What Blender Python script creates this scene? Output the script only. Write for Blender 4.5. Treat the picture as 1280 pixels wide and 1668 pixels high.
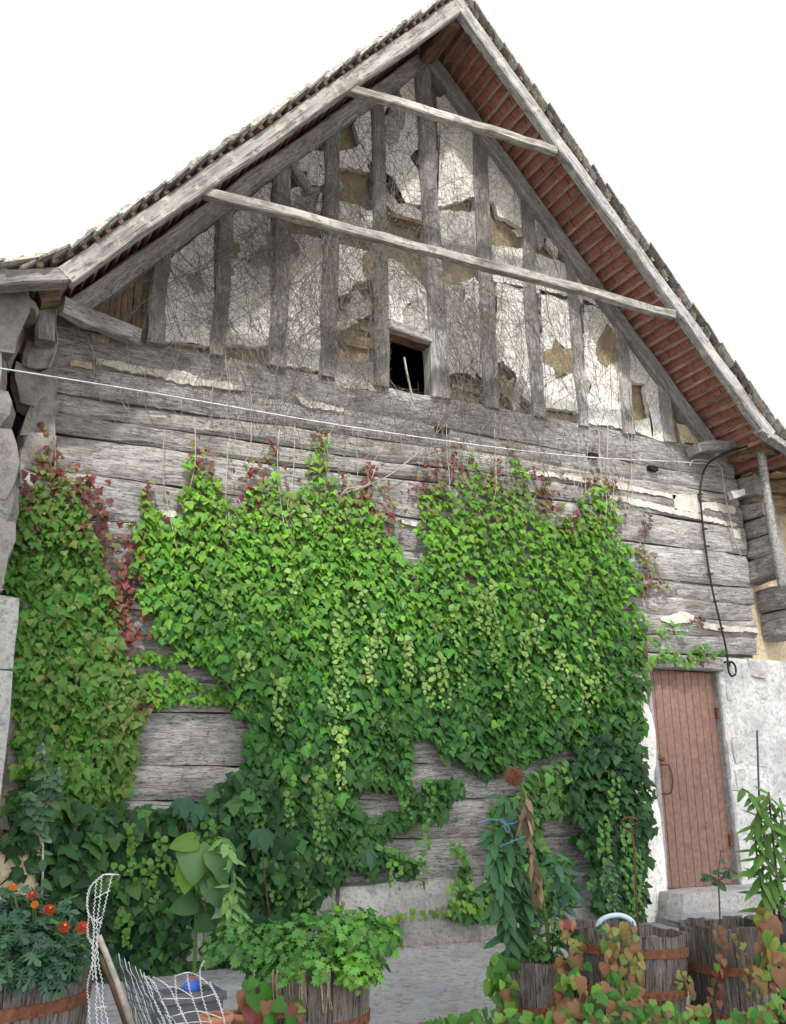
import bpy, bmesh, math, random
import numpy as np
from mathutils import Vector, Matrix

# ------------------------------------------------------------------ camera, sky, sun, exposure
for o in list(bpy.data.objects): bpy.data.objects.remove(o)
scene = bpy.context.scene
C = scene.collection
FOC = 1530.0
_X = np.array([3850-640, -(1255-834), -FOC]); _Z = np.array([580-640, 4350+834., -FOC])
_Z /= np.linalg.norm(_Z); _X = _X-_Z*(_X@_Z); _X /= np.linalg.norm(_X); _Y = np.cross(_Z, _X)
CM = np.array([_X, _Y, _Z])
CD, CH = 6.794, 1.105
CAM = np.array([0, -CD, CH])
cam = bpy.data.cameras.new('camera'); cam_o = bpy.data.objects.new('camera', cam); C.objects.link(cam_o)
cam.sensor_fit = 'HORIZONTAL'; cam.sensor_width = 36; cam.lens = FOC/1280*36; cam.clip_end = 3000; cam.clip_start = .05
mw = Matrix.Identity(4)
for i in range(3):
    for j in range(3): mw[i][j] = CM[i][j]
    mw[i][3] = CAM[i]
cam_o.matrix_world = mw
scene.camera = cam_o

SUN = Vector((.24, .60, -.80)).normalized()          # the way the light travels
world = bpy.data.worlds.new('World'); scene.world = world; world.use_nodes = True
nt = world.node_tree; nt.nodes.clear()
sky = nt.nodes.new('ShaderNodeTexSky'); sky.sky_type = 'NISHITA'; sky.sun_disc = False
sky.sun_elevation = math.asin(-SUN.z); sky.sun_rotation = math.atan2(-SUN.x, -SUN.y)
sky.air_density = 1.0; sky.dust_density = 2.0; sky.ozone_density = 1.0
hsv = nt.nodes.new('ShaderNodeHueSaturation'); hsv.inputs['Saturation'].default_value = .13; hsv.inputs['Value'].default_value = 2.7
bg = nt.nodes.new('ShaderNodeBackground'); bg.inputs['Strength'].default_value = .15
wo = nt.nodes.new('ShaderNodeOutputWorld')
nt.links.new(sky.outputs[0], hsv.inputs['Color']); nt.links.new(hsv.outputs[0], bg.inputs[0]); nt.links.new(bg.outputs[0], wo.inputs[0])
sun = bpy.data.lights.new('sun', 'SUN'); sun.energy = 4.2; sun.angle = math.radians(2.2); sun.color = (1, .955, .88)
sun_o = bpy.data.objects.new('sun', sun); C.objects.link(sun_o)
sun_o.rotation_euler = SUN.to_track_quat('-Z', 'Y').to_euler()
scene.view_settings.view_transform = 'Standard'; scene.view_settings.look = 'None'
scene.view_settings.exposure = .2; scene.view_settings.gamma = 1; scene.view_settings.use_curve_mapping = False

# ------------------------------------------------------------------ helpers
rng = random.Random(7); npr = np.random.default_rng(11)
def ray(u, v): return CM@np.array([(u-640)/FOC, -(v-834)/FOC, -1.])
def W(u, v, y=0.):                                     # photo pixel -> point on the plane y = const (the wall)
    r = ray(u, v); t = (y+CD)/r[1]; p = CAM+r*t; return Vector(p)
GS = .04
def gz(y): return GS*min(y, 0.)
def G(u, v):                                           # photo pixel -> point on the yard
    r = ray(u, v); t = (GS*CAM[1]-CAM[2])/(r[2]-GS*r[1]); return Vector(CAM+r*t)
def AT(u, v, t): return Vector(CAM+ray(u, v)*t)
def Wn(px, y):                                         # many pixels at once
    d = np.stack([(px[:, 0]-640)/FOC, -(px[:, 1]-834)/FOC, -np.ones(len(px))], 1)@CM.T
    t = (y+CD)/d[:, 1]; return CAM+d*t[:, None], t

def link(name, me, mat=None, parent=None, mtx=None, kind=None):
    o = bpy.data.objects.new(name, me); C.objects.link(o)
    if mat is not None and me is not None and len(me.materials) == 0: me.materials.append(mat)
    if parent is not None: o.parent = parent
    if parent is not None and mtx is None: o.matrix_parent_inverse = parent.matrix_world.inverted()
    if mtx is not None: o.matrix_local = mtx if parent is None else parent.matrix_world.inverted()@mtx
    if kind: o['kind'] = kind
    return o
def mesh(name, v, f, smooth=False):
    me = bpy.data.meshes.new(name); me.from_pydata([tuple(map(float, p)) for p in v], [], f); me.update()
    if smooth: me.polygons.foreach_set('use_smooth', [True]*len(me.polygons))
    return me
def obj(name, v, f, mat, parent=None, smooth=False, kind=None):
    return link(name, mesh(name, v, f, smooth), mat, parent, None, kind)
def thing(name, label, cat, loc=(0, 0, 0), group=None):
    o = bpy.data.objects.new(name, None); C.objects.link(o); o.location = loc
    o.empty_display_size = .1
    o.matrix_world = Matrix.Translation(loc)
    o['label'] = label; o['category'] = cat
    if group: o['group'] = group
    return o
def tag(o, label, cat, group=None):
    o['label'] = label; o['category'] = cat
    if group: o['group'] = group
    return o

def beam(name, p0, p1, w, h, mat, parent=None, up=(0, 0, 1), seg=8, jit=.008, bow=0., bev=.12, taper=1.):
    """a hewn timber from p0 to p1: w across, h along 'up'; local X runs along the timber"""
    p0 = Vector(p0); p1 = Vector(p1); L = (p1-p0).length
    ax = (p1-p0)/L; upv = Vector(up); upv = (upv-ax*upv.dot(ax)).normalized(); sd = upv.cross(ax)
    m = Matrix(((ax.x, sd.x, upv.x, p0.x), (ax.y, sd.y, upv.y, p0.y), (ax.z, sd.z, upv.z, p0.z), (0, 0, 0, 1)))
    b = bev*min(w, h)
    prof = [(-w/2+b, -h/2), (w/2-b, -h/2), (w/2, -h/2+b), (w/2, h/2-b), (w/2-b, h/2), (-w/2+b, h/2), (-w/2, h/2-b), (-w/2, -h/2+b)]
    v = []; f = []; n = 8
    for i in range(seg+1):
        x = L*i/seg; k = 1+(taper-1)*i/seg; bo = bow*math.sin(math.pi*i/seg)
        j1, j2 = rng.uniform(-jit, jit), rng.uniform(-jit, jit)
        for (a, c) in prof:
            v.append((x+(rng.uniform(-jit, jit) if 0 < i < seg else 0), a*k+j1+rng.uniform(-jit, jit)*.6, c*k+j2+bo+rng.uniform(-jit, jit)*.6))
    for i in range(seg):
        for k in range(n):
            a = i*n+k; b2 = i*n+(k+1) % n; f.append((a, b2, b2+n, a+n))
    f.append(tuple(range(n))[::-1]); f.append(tuple(range(seg*n, seg*n+n)))
    return link(name, mesh(name, v, f), mat, parent, m)

def tube_geo(pts, r, n=5, r1=None, base=0):
    """rings along a polyline; returns verts, faces"""
    P = [Vector(p) for p in pts]; v = []; f = []; N = len(P)
    for i, p in enumerate(P):
        d = (P[min(i+1, N-1)]-P[max(i-1, 0)])
        d = d.normalized() if d.length > 1e-9 else Vector((0, 0, 1))
        a = d.cross(Vector((.3, .2, 1)) if abs(d.z) < .9 else Vector((1, .1, 0))).normalized(); b = d.cross(a)
        rr = r if r1 is None else r+(r1-r)*i/(N-1)
        for k in range(n):
            q = 2*math.pi*k/n; v.append(p+(a*math.cos(q)+b*math.sin(q))*rr)
    for i in range(N-1):
        for k in range(n):
            a = base+i*n+k; b = base+i*n+(k+1) % n; f.append((a, b, b+n, a+n))
    f.append(tuple(base+k for k in range(n))[::-1]); f.append(tuple(base+(N-1)*n+k for k in range(n)))
    return v, f
def tubes(name, paths, r, mat, parent=None, n=5, r1=None, kind=None):
    if kind is None and len(paths) > 1:
        return [tubes(name, [p], r, mat, parent, n, r1) for p in paths][0]
    v = []; f = []
    for p in paths:
        rr, rr1, pp = (r, r1, p)
        if isinstance(p, tuple) and len(p) == 2 and not isinstance(p[0], (float, int)) and isinstance(p[1], float): pp, rr = p; rr1 = rr*.6
        a, b = tube_geo(pp, rr, n, rr1, len(v)); v += a; f += b
    return obj(name, v, f, mat, parent, True, kind)
def smooth_path(pts, k=5):
    """Catmull-Rom through points"""
    P = [Vector(p) for p in pts]; out = []
    for i in range(len(P)-1):
        a = P[max(i-1, 0)]; b = P[i]; c = P[i+1]; d = P[min(i+2, len(P)-1)]
        for j in range(k):
            t = j/k
            out.append(.5*((2*b)+(c-a)*t+(2*a-5*b+4*c-d)*t*t+(3*b-a-3*c+d)*t**3))
    out.append(P[-1]); return out

# ------------------------------------------------------------------ materials
MATS = {}
class N:
    def __init__(s, name):
        s.m = bpy.data.materials.new(name); s.m.use_nodes = True; s.t = s.m.node_tree; s.t.nodes.clear()
        s.out = s.t.nodes.new('ShaderNodeOutputMaterial'); s.b = s.t.nodes.new('ShaderNodeBsdfPrincipled')
        s.t.links.new(s.b.outputs[0], s.out.inputs[0]); MATS[name] = s.m
    def n(s, ty, **k):
        o = s.t.nodes.new(ty)
        for a, b in k.items():
            if a in o.inputs: o.inputs[a].default_value = b
            else: setattr(o, a, b)
        return o
    def l(s, a, b): s.t.links.new(a, b)
    def coords(s, scale, rnd=True, space='Object'):
        tc = s.n('ShaderNodeTexCoord'); mp = s.n('ShaderNodeMapping'); mp.inputs['Scale'].default_value = scale
        s.l(tc.outputs[space], mp.inputs[0])
        if rnd:
            oi = s.n('ShaderNodeObjectInfo'); mu = s.n('ShaderNodeMath', operation='MULTIPLY'); mu.inputs[1].default_value = 37.
            s.l(oi.outputs['Random'], mu.inputs[0]); s.l(mu.outputs[0], mp.inputs['Location'])
        return mp.outputs[0]
    def noise(s, co, sc, det=4, rough=.6, dist=0):
        o = s.n('ShaderNodeTexNoise'); o.inputs['Scale'].default_value = sc; o.inputs['Detail'].default_value = det
        o.inputs['Roughness'].default_value = rough; o.inputs['Distortion'].default_value = dist; s.l(co, o.inputs['Vector']); return o.outputs['Fac']
    def ramp(s, fac, stops):
        o = s.n('ShaderNodeValToRGB'); e = o.color_ramp.elements
        while len(e) < len(stops): e.new(.5)
        for i, (p, c) in enumerate(stops):
            e[i].position = p; e[i].color = (*c, 1) if len(c) == 3 else c
        s.l(fac, o.inputs[0]); return o.outputs[0]
    def mix(s, fac, a, b, mode='MIX'):
        o = s.n('ShaderNodeMix', data_type='RGBA', blend_type=mode)
        for sock, val in ((o.inputs[0], fac), (o.inputs[6], a), (o.inputs[7], b)):
            if isinstance(val, (int, float)): sock.default_value = val
            elif isinstance(val, tuple): sock.default_value = (*val, 1)
            else: s.l(val, sock)
        return o.outputs[2]
    def bump(s, h, strength, dist=.01):
        o = s.n('ShaderNodeBump'); o.inputs['Strength'].default_value = strength; o.inputs['Distance'].default_value = dist
        s.l(h, o.inputs['Height']); s.l(o.outputs[0], s.b.inputs['Normal']); return o
    def col(s, c, rough=.85):
        if isinstance(c, tuple): s.b.inputs['Base Color'].default_value = (*c, 1)
        else: s.l(c, s.b.inputs['Base Color'])
        s.b.inputs['Roughness'].default_value = rough; s.b.inputs['Specular IOR Level'].default_value = .25

def grey(v): return (v, v, v)
def wood(name, light, mid, dark, gx=2.5, gy=42., stain=None, moss=None, bumpk=.7):
    s = N(name); co = s.coords((gx, gy, gy)); c2 = s.coords((1, 1.6, 1.6))
    g = s.noise(co, 1.0, 6, .72, .25); big = s.noise(c2, 2.2, 4, .6)
    base = s.ramp(g, [(.30, dark), (.45, mid), (.62, light)])
    shade = s.ramp(big, [(.30, grey(.55)), (.5, grey(.95)), (.72, grey(1.15))])
    base = s.mix(1., base, shade, 'MULTIPLY')
    fl = s.noise(s.coords((gx*4, gy*1.6, gy*1.6)), 1.0, 3, .7)
    base = s.mix(s.ramp(fl, [(.56, grey(0)), (.64, grey(.85))]), base, dark)
    ck = s.noise(s.coords((gx*.22, gy*.5, gy*.5)), 1.0, 2, .5)
    base = s.mix(s.ramp(ck, [(.485, grey(0)), (.5, grey(.8)), (.515, grey(0))]), base, dark)
    if stain:
        sf = s.ramp(s.noise(c2, 2.0, 6, .7), [(.52, grey(0)), (.70, grey(.7))]); base = s.mix(sf, base, stain)
    if moss:
        mf = s.ramp(s.noise(s.coords((1, 1, 1)), 9., 5, .75), [(.52, grey(0)), (.64, grey(.9))]); base = s.mix(mf, base, moss)
    oi = s.n('ShaderNodeObjectInfo'); tint = s.ramp(oi.outputs['Random'], [(0, (.80, .785, .77)), (.35, (1.02, .995, .96)), (.7, (.92, .92, .93)), (1, (1.16, 1.15, 1.135))])
    base = s.mix(1., base, tint, 'MULTIPLY')
    s.col(base, .9); s.bump(g, bumpk, .012); return s.m
wood('log_wood', (.45, .445, .435), (.285, .28, .272), (.05, .045, .041), 7.5, 66, stain=(.14, .125, .11))
wood('post_wood', (.44, .435, .43), (.31, .305, .30), (.11, .10, .093), 5, 60)
wood('barge_wood', (.48, .475, .47), (.33, .325, .32), (.10, .09, .082), 2.0, 34, moss=(.50, .50, .42))
wood('collar_wood', (.54, .53, .51), (.38, .37, .35), (.12, .105, .09), 2.0, 36, moss=(.20, .19, .15))
wood('batten_wood', (.50, .36, .28), (.36, .23, .17), (.14, .07, .05), 2.5, 40)
wood('brown_wood', (.30, .20, .135), (.19, .115, .075), (.06, .035, .025), 2.5, 30)
wood('stave_wood', (.23, .205, .18), (.125, .108, .094), (.025, .02, .017), 3.5, 70)
wood('soffit_wood', (.42, .31, .20), (.28, .19, .115), (.10, .06, .035), 2.5, 30)

def plaster(name, a, b, stain, sc=3.0, crack=.5):
    s = N(name); co = s.coords((1, 1, 1))
    n1 = s.noise(co, sc, 6, .65); n2 = s.noise(co, sc*7, 4, .7); n3 = s.noise(co, 55, 2, .6)
    base = s.ramp(n1, [(.35, b), (.55, a)])
    base = s.mix(s.ramp(n2, [(.50, grey(0)), (.66, grey(.75))]), base, stain)
    vo = s.n('ShaderNodeTexVoronoi', feature='DISTANCE_TO_EDGE'); vo.inputs['Scale'].default_value = 5.5; 
    dn = s.n('ShaderNodeMix', data_type='VECTOR'); dn.inputs[0].default_value = .09
    ns = s.n('ShaderNodeTexNoise'); ns.inputs['Scale'].default_value = 6.; s.l(co, ns.inputs['Vector']); s.l(co, dn.inputs[4]); s.l(ns.outputs['Color'], dn.inputs[5]); s.l(dn.outputs[1], vo.inputs['Vector'])
    cr = s.ramp(vo.outputs['Distance'], [(.0, grey(crack)), (.018, grey(0))])
    base = s.mix(cr, base, stain); s.col(base, .92)
    ad = s.n('ShaderNodeMath', operation='ADD'); s.l(n2, ad.inputs[0]); s.l(n3, ad.inputs[1]); s.bump(ad.outputs[0], .5, .012); return s.m
plaster('white_plaster', (.90, .88, .83), (.78, .755, .70), (.42, .40, .37), 4.0, crack=.45)
plaster('grey_plaster', (.50, .48, .45), (.36, .34, .31), (.24, .22, .2))
plaster('daub', (.37, .29, .175), (.27, .205, .125), (.15, .11, .065), 7, .8)
plaster('limewash', (.62, .615, .61), (.40, .395, .39), (.25, .245, .245), 3.8, .4)
plaster('cream_plaster', (.62, .52, .36), (.50, .41, .27), (.30, .22, .13), 4, .6)
plaster('stone_grey', (.27, .262, .25), (.18, .174, .168), (.10, .096, .09), 5, .2)
plaster('stone_light', (.37, .365, .355), (.27, .265, .26), (.16, .155, .15), 5, .1)
plaster('washed_stone', (.56, .55, .54), (.36, .355, .35), (.24, .235, .23), 6, .3)
plaster('stone_dark', (.24, .225, .205), (.14, .13, .118), (.30, .29, .27), 9, .3)
plaster('chalk', (.62, .59, .53), (.46, .43, .38), (.27, .25, .22), 9, .1)
plaster('concrete', (.30, .30, .305), (.23, .23, .235), (.13, .128, .125), 2.6, .45)
plaster('lichen_tile', (.46, .44, .38), (.14, .13, .12), (.70, .68, .58), 9, 0)
plaster('dark_tile', (.20, .175, .16), (.09, .08, .075), (.40, .39, .34), 8, 0)
plaster('red_tile', (.46, .20, .15), (.32, .13, .095), (.2, .1, .075), 6, 0)
plaster('brick_red', (.28, .13, .09), (.18, .085, .06), (.1, .05, .04), 6, 0)
plaster('earth', (.10, .075, .055), (.05, .038, .03), (.025, .02, .016), 8, 0)
plaster('yard_dirt', (.22, .20, .16), (.15, .13, .10), (.09, .1, .05), 1.5, 0)
plaster('terracotta', (.42, .20, .12), (.33, .15, .09), (.25, .14, .1), 8, 0)
plaster('dry_leaf', (.42, .33, .22), (.24, .17, .11), (.12, .08, .05), 12, 0)
def plain(name, c, rough=.6, metal=0., var=.25, bumpk=.15, sc=25):
    s = N(name); co = s.coords((1, 1, 1)); n = s.noise(co, sc, 4, .65)
    s.col(s.mix(1., c, s.ramp(n, [(.3, grey(1-var)), (.7, grey(1+var))]), 'MULTIPLY'), rough); s.b.inputs['Metallic'].default_value = metal
    s.bump(n, bumpk, .004); return s.m
plain('dark_core', (.03, .024, .02), .95)
plain('interior_dark', (.018, .014, .012), .95)
plain('hoop_rust', (.16, .065, .035), .85, .0, .5, .4, 40)
plain('rust', (.13, .06, .035), .85, 0, .5)
plain('door_paint', (.215, .125, .098), .65, 0, .28, .5, 22)
plain('white_cable', (.55, .55, .56), .5)
plain('black_cable', (.018, .018, .02), .5)
plain('white_wire', (.62, .62, .63), .55, 0, .35, .2, 60)
plain('dark_wire', (.07, .085, .09), .6, 0, .3)
plain('zinc', (.26, .26, .255), .75, .1, .6, .5, 40)
plain('vine_bark', (.17, .155, .135), .9, 0, .35)
plain('pale_bark', (.36, .32, .28), .9, 0, .3)
plain('stem_brown', (.11, .065, .04), .8)
plain('stem_green', (.10, .17, .04), .7)
plain('hose_blue', (.50, .60, .74), .35, 0, .1)
plain('blue_string', (.09, .20, .42), .6)
plain('dark_plastic', (.035, .037, .042), .5)
plain('trough_grey', (.13, .13, .14), .7)
plain('sunflower_seed', (.11, .04, .024), .9, 0, .6, 1., 120)
plain('petal_red', (.30, .022, .008), .6)
plain('petal_orange', (.50, .14, .01), .6)
plain('bark_trunk', (.10, .08, .065), .9)
def leafmat(name, trans=.25, rough=.5):
    s = N(name); at = s.n('ShaderNodeAttribute', attribute_name='leafcol')
    n = s.noise(s.coords((1, 1, 1), False), 60, 2, .5)
    c = s.mix(1., at.outputs['Color'], s.ramp(n, [(.3, grey(.82)), (.7, grey(1.15))]), 'MULTIPLY')
    c = s.mix(s.ramp(s.noise(s.coords((1, 1, 1), False, 'Generated') if False else s.coords((1, 1, 1), True), 14, 4, .7), [(.68, grey(0)), (.80, grey(.35))]), c, (.13, .10, .045))
    s.col(c, rough); s.b.inputs['Specular IOR Level'].default_value = .24
    tr = s.n('ShaderNodeBsdfTranslucent'); s.l(s.mix(1., c, (1.25, 1.3, .6), 'MULTIPLY'), tr.inputs[0])
    ms = s.n('ShaderNodeMixShader'); ms.inputs[0].default_value = trans
    s.l(s.b.outputs[0], ms.inputs[1]); s.l(tr.outputs[0], ms.inputs[2]); s.l(ms.outputs[0], s.out.inputs[0]); return s.m
leafmat('leaf')
def ballmat():
    s = N('ball_print'); co = s.coords((1, 1, 1), False); vo = s.n('ShaderNodeTexVoronoi'); vo.inputs['Scale'].default_value = 14; s.l(co, vo.inputs['Vector'])
    s.col(s.ramp(vo.outputs['Color'], [(.25, (.05, .12, .45)), (.45, (.65, .65, .7)), (.62, (.5, .05, .06)), (.8, (.15, .3, .6))]), .35)
ballmat()
M = MATS

# ------------------------------------------------------------------ the setting
def grid_sheet(name, x0, x1, y0, y1, nx, ny, zf, mat):
    v = []; f = []
    for j in range(ny+1):
        for i in range(nx+1):
            x = x0+(x1-x0)*i/nx; y = y0+(y1-y0)*j/ny; v.append((x, y, zf(x, y)))
    for j in range(ny):
        for i in range(nx):
            a = j*(nx+1)+i; f.append((a, a+1, a+nx+2, a+nx+1))
    return obj(name, v, f, mat, None, True)
g = grid_sheet('ground', -400, 400, -400, 400, 40, 40, lambda x, y: (-.5 if abs(x) < 30 and abs(y) < 30 else -.5), M['yard_dirt']); g['kind'] = 'structure'
g = grid_sheet('courtyard', -14, 20, -16, .3, 120, 80, lambda x, y: gz(y)+.010*math.sin(3*x+1.7*y)*math.sin(2.3*y), M['concrete']); g['kind'] = 'structure'

# ------------------------------------------------------------------ the barn
barn = thing('timber_barn', 'old grey timber gable barn of stacked logs with overhanging tiled roof', 'barn', (3.8, 0, 0))
RL = (1.14, 3.98); RR = (-1.11, 12.53)                # underside of the roof: z = a x + b, left and right slope
APX = (RR[1]-RL[1])/(RL[0]-RR[0]); APZ = RL[0]*APX+RL[1]
OH = -.66                                              # front plane of the overhang

# core of the wall behind logs and infill
def core():
    pts = [(.55, .0), (5.6, .0), (5.6, 2.2), (7.42, 2.2), (7.42, 4.5), (7.2, 4.5), (APX, APZ-.06), (.6, 4.55), (.55, 4.4)]
    hole = [(3.37, 4.46), (3.79, 4.46), (3.79, 5.02), (3.37, 5.02)]
    bm = bmesh.new()
    # built as strips round the window hole
    def rect(ps, yf=.075):
        f = [bm.verts.new((x, yf, z)) for x, z in ps]; b = [bm.verts.new((x, .30, z)) for x, z in ps]; n = len(ps)
        bm.faces.new(f); bm.faces.new(b[::-1])
        for i in range(n): bm.faces.new((f[i], b[i], b[(i+1) % n], f[(i+1) % n]))
    zl = lambda x: RL[0]*x+RL[1]-.06
    zr = lambda x: RR[0]*x+RR[1]-.06
    rect([(.55, 0), (5.6, 0), (5.6, 2.2), (7.42, 2.2), (7.42, 4.46), (.55, 4.46)], .13)
    rect([(.55, 4.462), (3.29, 4.462), (3.29, zl(3.29)), (.55, zl(.55))])
    rect([(3.90, 4.462), (7.2, 4.462), (7.2, zr(7.2)), (3.90, zr(3.90))])
    rect([(3.292, 5.09), (3.898, 5.09), (3.898, zr(3.898)), (APX, APZ-.06), (3.292, zl(3.292))])
    bm.normal_update(); me = bpy.data.meshes.new('wall_core'); bm.to_mesh(me); bm.free()
    link('wall_core', me, M['daub'], barn)
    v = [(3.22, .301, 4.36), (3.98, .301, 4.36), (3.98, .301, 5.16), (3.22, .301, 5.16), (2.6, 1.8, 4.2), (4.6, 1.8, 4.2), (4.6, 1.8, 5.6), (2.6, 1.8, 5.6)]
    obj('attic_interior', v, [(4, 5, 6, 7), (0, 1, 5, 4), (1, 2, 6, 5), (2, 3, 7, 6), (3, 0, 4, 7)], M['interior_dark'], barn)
core()
# side and back walls close the body
obj('side_wall', [(.55, .3, 0), (.55, 9, 0), (.55, 9, 4.5), (.55, .3, 4.5), (.75, .3, 0), (.75, 9, 0), (.75, 9, 4.5), (.75, .3, 4.5)], [(0, 1, 2, 3), (4, 7, 6, 5), (0, 3, 7, 4), (1, 5, 6, 2), (3, 2, 6, 7)], M['log_wood'], barn)
obj('side_wall', [(7.22, .3, 0), (7.22, 9, 0), (7.22, 9, 4.4), (7.22, .3, 4.4), (7.42, .3, 0), (7.42, 9, 0), (7.42, 9, 4.4), (7.42, .3, 4.4)], [(0, 1, 2, 3), (4, 7, 6, 5), (0, 3, 7, 4), (1, 5, 6, 2), (3, 2, 6, 7)], M['log_wood'], barn)
obj('back_wall', [(.55, 9, 0), (7.42, 9, 0), (7.42, 9, 4.4), (APX, 9, APZ-.1), (.55, 9, 4.5), (.55, 9.2, 0), (7.42, 9.2, 0), (7.42, 9.2, 4.4), (APX, 9.2, APZ-.1), (.55, 9.2, 4.5)], [(0, 1, 2, 3, 4), (9, 8, 7, 6, 5)], M['log_wood'], barn)

# logs: (z at the left end, z at the right end) of every joint, from the top
SEAM = [(4.47, 4.50), (4.17, 4.20), (3.94, 4.03), (3.77, 3.88), (3.62, 3.68), (3.31, 3.35), (3.0, 3.03), (2.85, 2.87), (2.62, 2.70), (2.40, 2.52), (2.17, 2.36),
        (1.99, 2.0), (1.85, 1.83), (1.64, 1.62), (1.29, 1.30), (1.05, 1.03), (.74, .72), (.43, .41)]
def log(i):
    (tl, tr), (bl, br) = SEAM[i], SEAM[i+1]
    x0 = .60+rng.uniform(-.02, .02); x1 = 7.44+rng.uniform(-.03, .03) if i < 10 else 5.62
    nx = 44 if i < 10 else 30; r = random.Random(100+i)
    ph = [r.uniform(0, 6.3) for _ in range(8)]
    def wob(x, top):                                    # both sides of a joint share the slow wave
        k = i if top else i+1
        rr = random.Random(500+k); a, b = rr.uniform(0, 6.3), rr.uniform(0, 6.3)
        return .014*math.sin(1.1*x+a)+.006*math.sin(2.9*x+b)
    gap = {3: .008, 4: .010}.get(i, r.choice([.0005, .001, .002, .004, .006])); proud = r.uniform(-.012, .010)
    v = []; f = []; K = 9
    mid = Vector((x0, 0, (tl+bl)/2))
    for q in range(nx+1):
        x = x0+(x1-x0)*q/nx; u = (x-.6)/6.84
        zt = tl+(tr-tl)*u+wob(x, True)-gap+r.uniform(-.006, .006)
        zb = bl+(br-bl)*u+wob(x, False)+gap+r.uniform(-.006, .006)
        if i == 0: zt = tl+(tr-tl)*u+r.uniform(-.012, .006)
        h = zt-zb; pr = proud+.012*math.sin(.8*x+ph[0])+.006*math.sin(3.1*x+ph[1])
        for k in range(K):
            if k == 0: y, z = .14, zb
            elif k == K-1: y, z = .14, zt
            else:
                s = (k-1)/(K-3); y = pr-.008*math.sin(math.pi*s)**.6+r.uniform(-.0045, .0045); z = zb+h*s
                if k in (1, K-2): y += .004+r.uniform(0, .010)
            v.append((x-mid.x, y, z-mid.z))
    for q in range(nx):
        for k in range(K-1):
            a = q*K+k; f.append((a, a+K, a+K+1, a+1))
    f.append(tuple(range(K))); f.append(tuple(range(nx*K, nx*K+K))[::-1])
    link('log', mesh('log', v, f), M['log_wood'], barn, Matrix.Translation(mid))
for i in range(len(SEAM)-1): log(i)

# gable posts (bottom x range, top follows the roof)
def ztop(x): return min(RL[0]*x+RL[1], RR[0]*x+RR[1])-.20
for (a, b) in [(1.26, 1.39), (1.755, 1.88), (2.25, 2.40), (2.70, 2.85), (3.21, 3.355), (4.33, 4.50), (4.86, 5.01), (5.40, 5.52), (5.93, 6.07), (6.47, 6.62)]:
    x = (a+b)/2; wd = b-a; d = rng.uniform(-.03, .03)
    beam('post', (x, .045, 4.46), (x+d, .045, ztop(x)+.02), .17, wd, M['post_wood'], barn, up=(1, 0, 0), seg=9, jit=.009, bow=rng.uniform(-.02, .02))
beam('post', (3.87, .04, 4.46), (3.76, .04, APZ-.25), .19, .18, M['post_wood'], barn, up=(1, 0, 0), seg=12, jit=.010)
# window frame timbers
beam('lintel', (3.345, .03, 5.075), (3.80, .03, 5.03), .16, .10, M['post_wood'], barn, seg=4, jit=.005)
beam('window_head', (3.36, .05, 5.015), (3.79, .05, 4.975), .14, .035, M['brown_wood'], barn, seg=3, jit=.003)
# a rail and a brace high in the gable
beam('rail', W(628, 352, .02), W(700, 372, .02), .1, .05, M['brown_wood'], barn, seg=4)
beam('brace', W(466, 248, -.02), W(505, 318, -.02), .08, .085, M['post_wood'], barn, up=(1, 0, .5), seg=5)
# rafters against the wall
def slope_beam(name, side, y, xa, xb, off, w, h, mat, **k):
    a, b = RL if side < 0 else RR
    n = Vector((-a, 0, 1)).normalized()
    p = lambda x: Vector((x, y, a*x+b))-n*off
    return beam(name, p(xa), p(xb), w, h, mat, barn, up=n, **k)
slope_beam('wall_rafter', -1, .01, .58, APX-.02, .12, .20, .15, M['post_wood'], seg=14, jit=.010)
slope_beam('wall_rafter', 1, .01, 7.24, APX+.02, .12, .20, .15, M['post_wood'], seg=14, jit=.010)
# the rafters of the overhang, their two collar beams and the ridge
slope_beam('verge_rafter', -1, OH, .50, APX-.005, .075, .10, .142, M['barge_wood'], seg=16, jit=.007)
slope_beam('verge_rafter', 1, OH, 7.27, APX+.005, .075, .10, .128, M['barge_wood'], seg=16, jit=.006)
beam('collar_beam', W(322, 312, OH), W(1097, 513, OH), .075, .082, M['collar_wood'], barn, seg=18, jit=.010)
beam('collar_beam', W(556, 142, OH), W(905, 246, OH), .075, .082, M['collar_wood'], barn, seg=12, jit=.008)
beam('ridge_beam', (APX-.03, OH+.04, APZ-.20), (APX-.03, 8.9, APZ-.20), .15, .20, M['brown_wood'], barn, seg=8, jit=.008)
# short struts at the two feet of the roof
beam('strut', W(100, 498, -.30), W(222, 552, -.05), .10, .13, M['post_wood'], barn, seg=6, jit=.012)
beam('wall_plate', W(1128, 732, -.12), W(1222, 722, -.12), .16, .10, M['post_wood'], barn, seg=6, jit=.014)
beam('plate_end', (7.40, .12, 4.44), (7.46, -.55, 4.36), .16, .13, M['brown_wood'], barn, seg=5, jit=.012)
# boards behind the left foot
for k in range(5):
    x = .83+k*.088
    beam('board', (x, .055, 4.46), (x, .055, RL[0]*x+RL[1]-.18), .03, .08, M['brown_wood'], barn, up=(1, 0, 0), seg=2, jit=.003)

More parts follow.
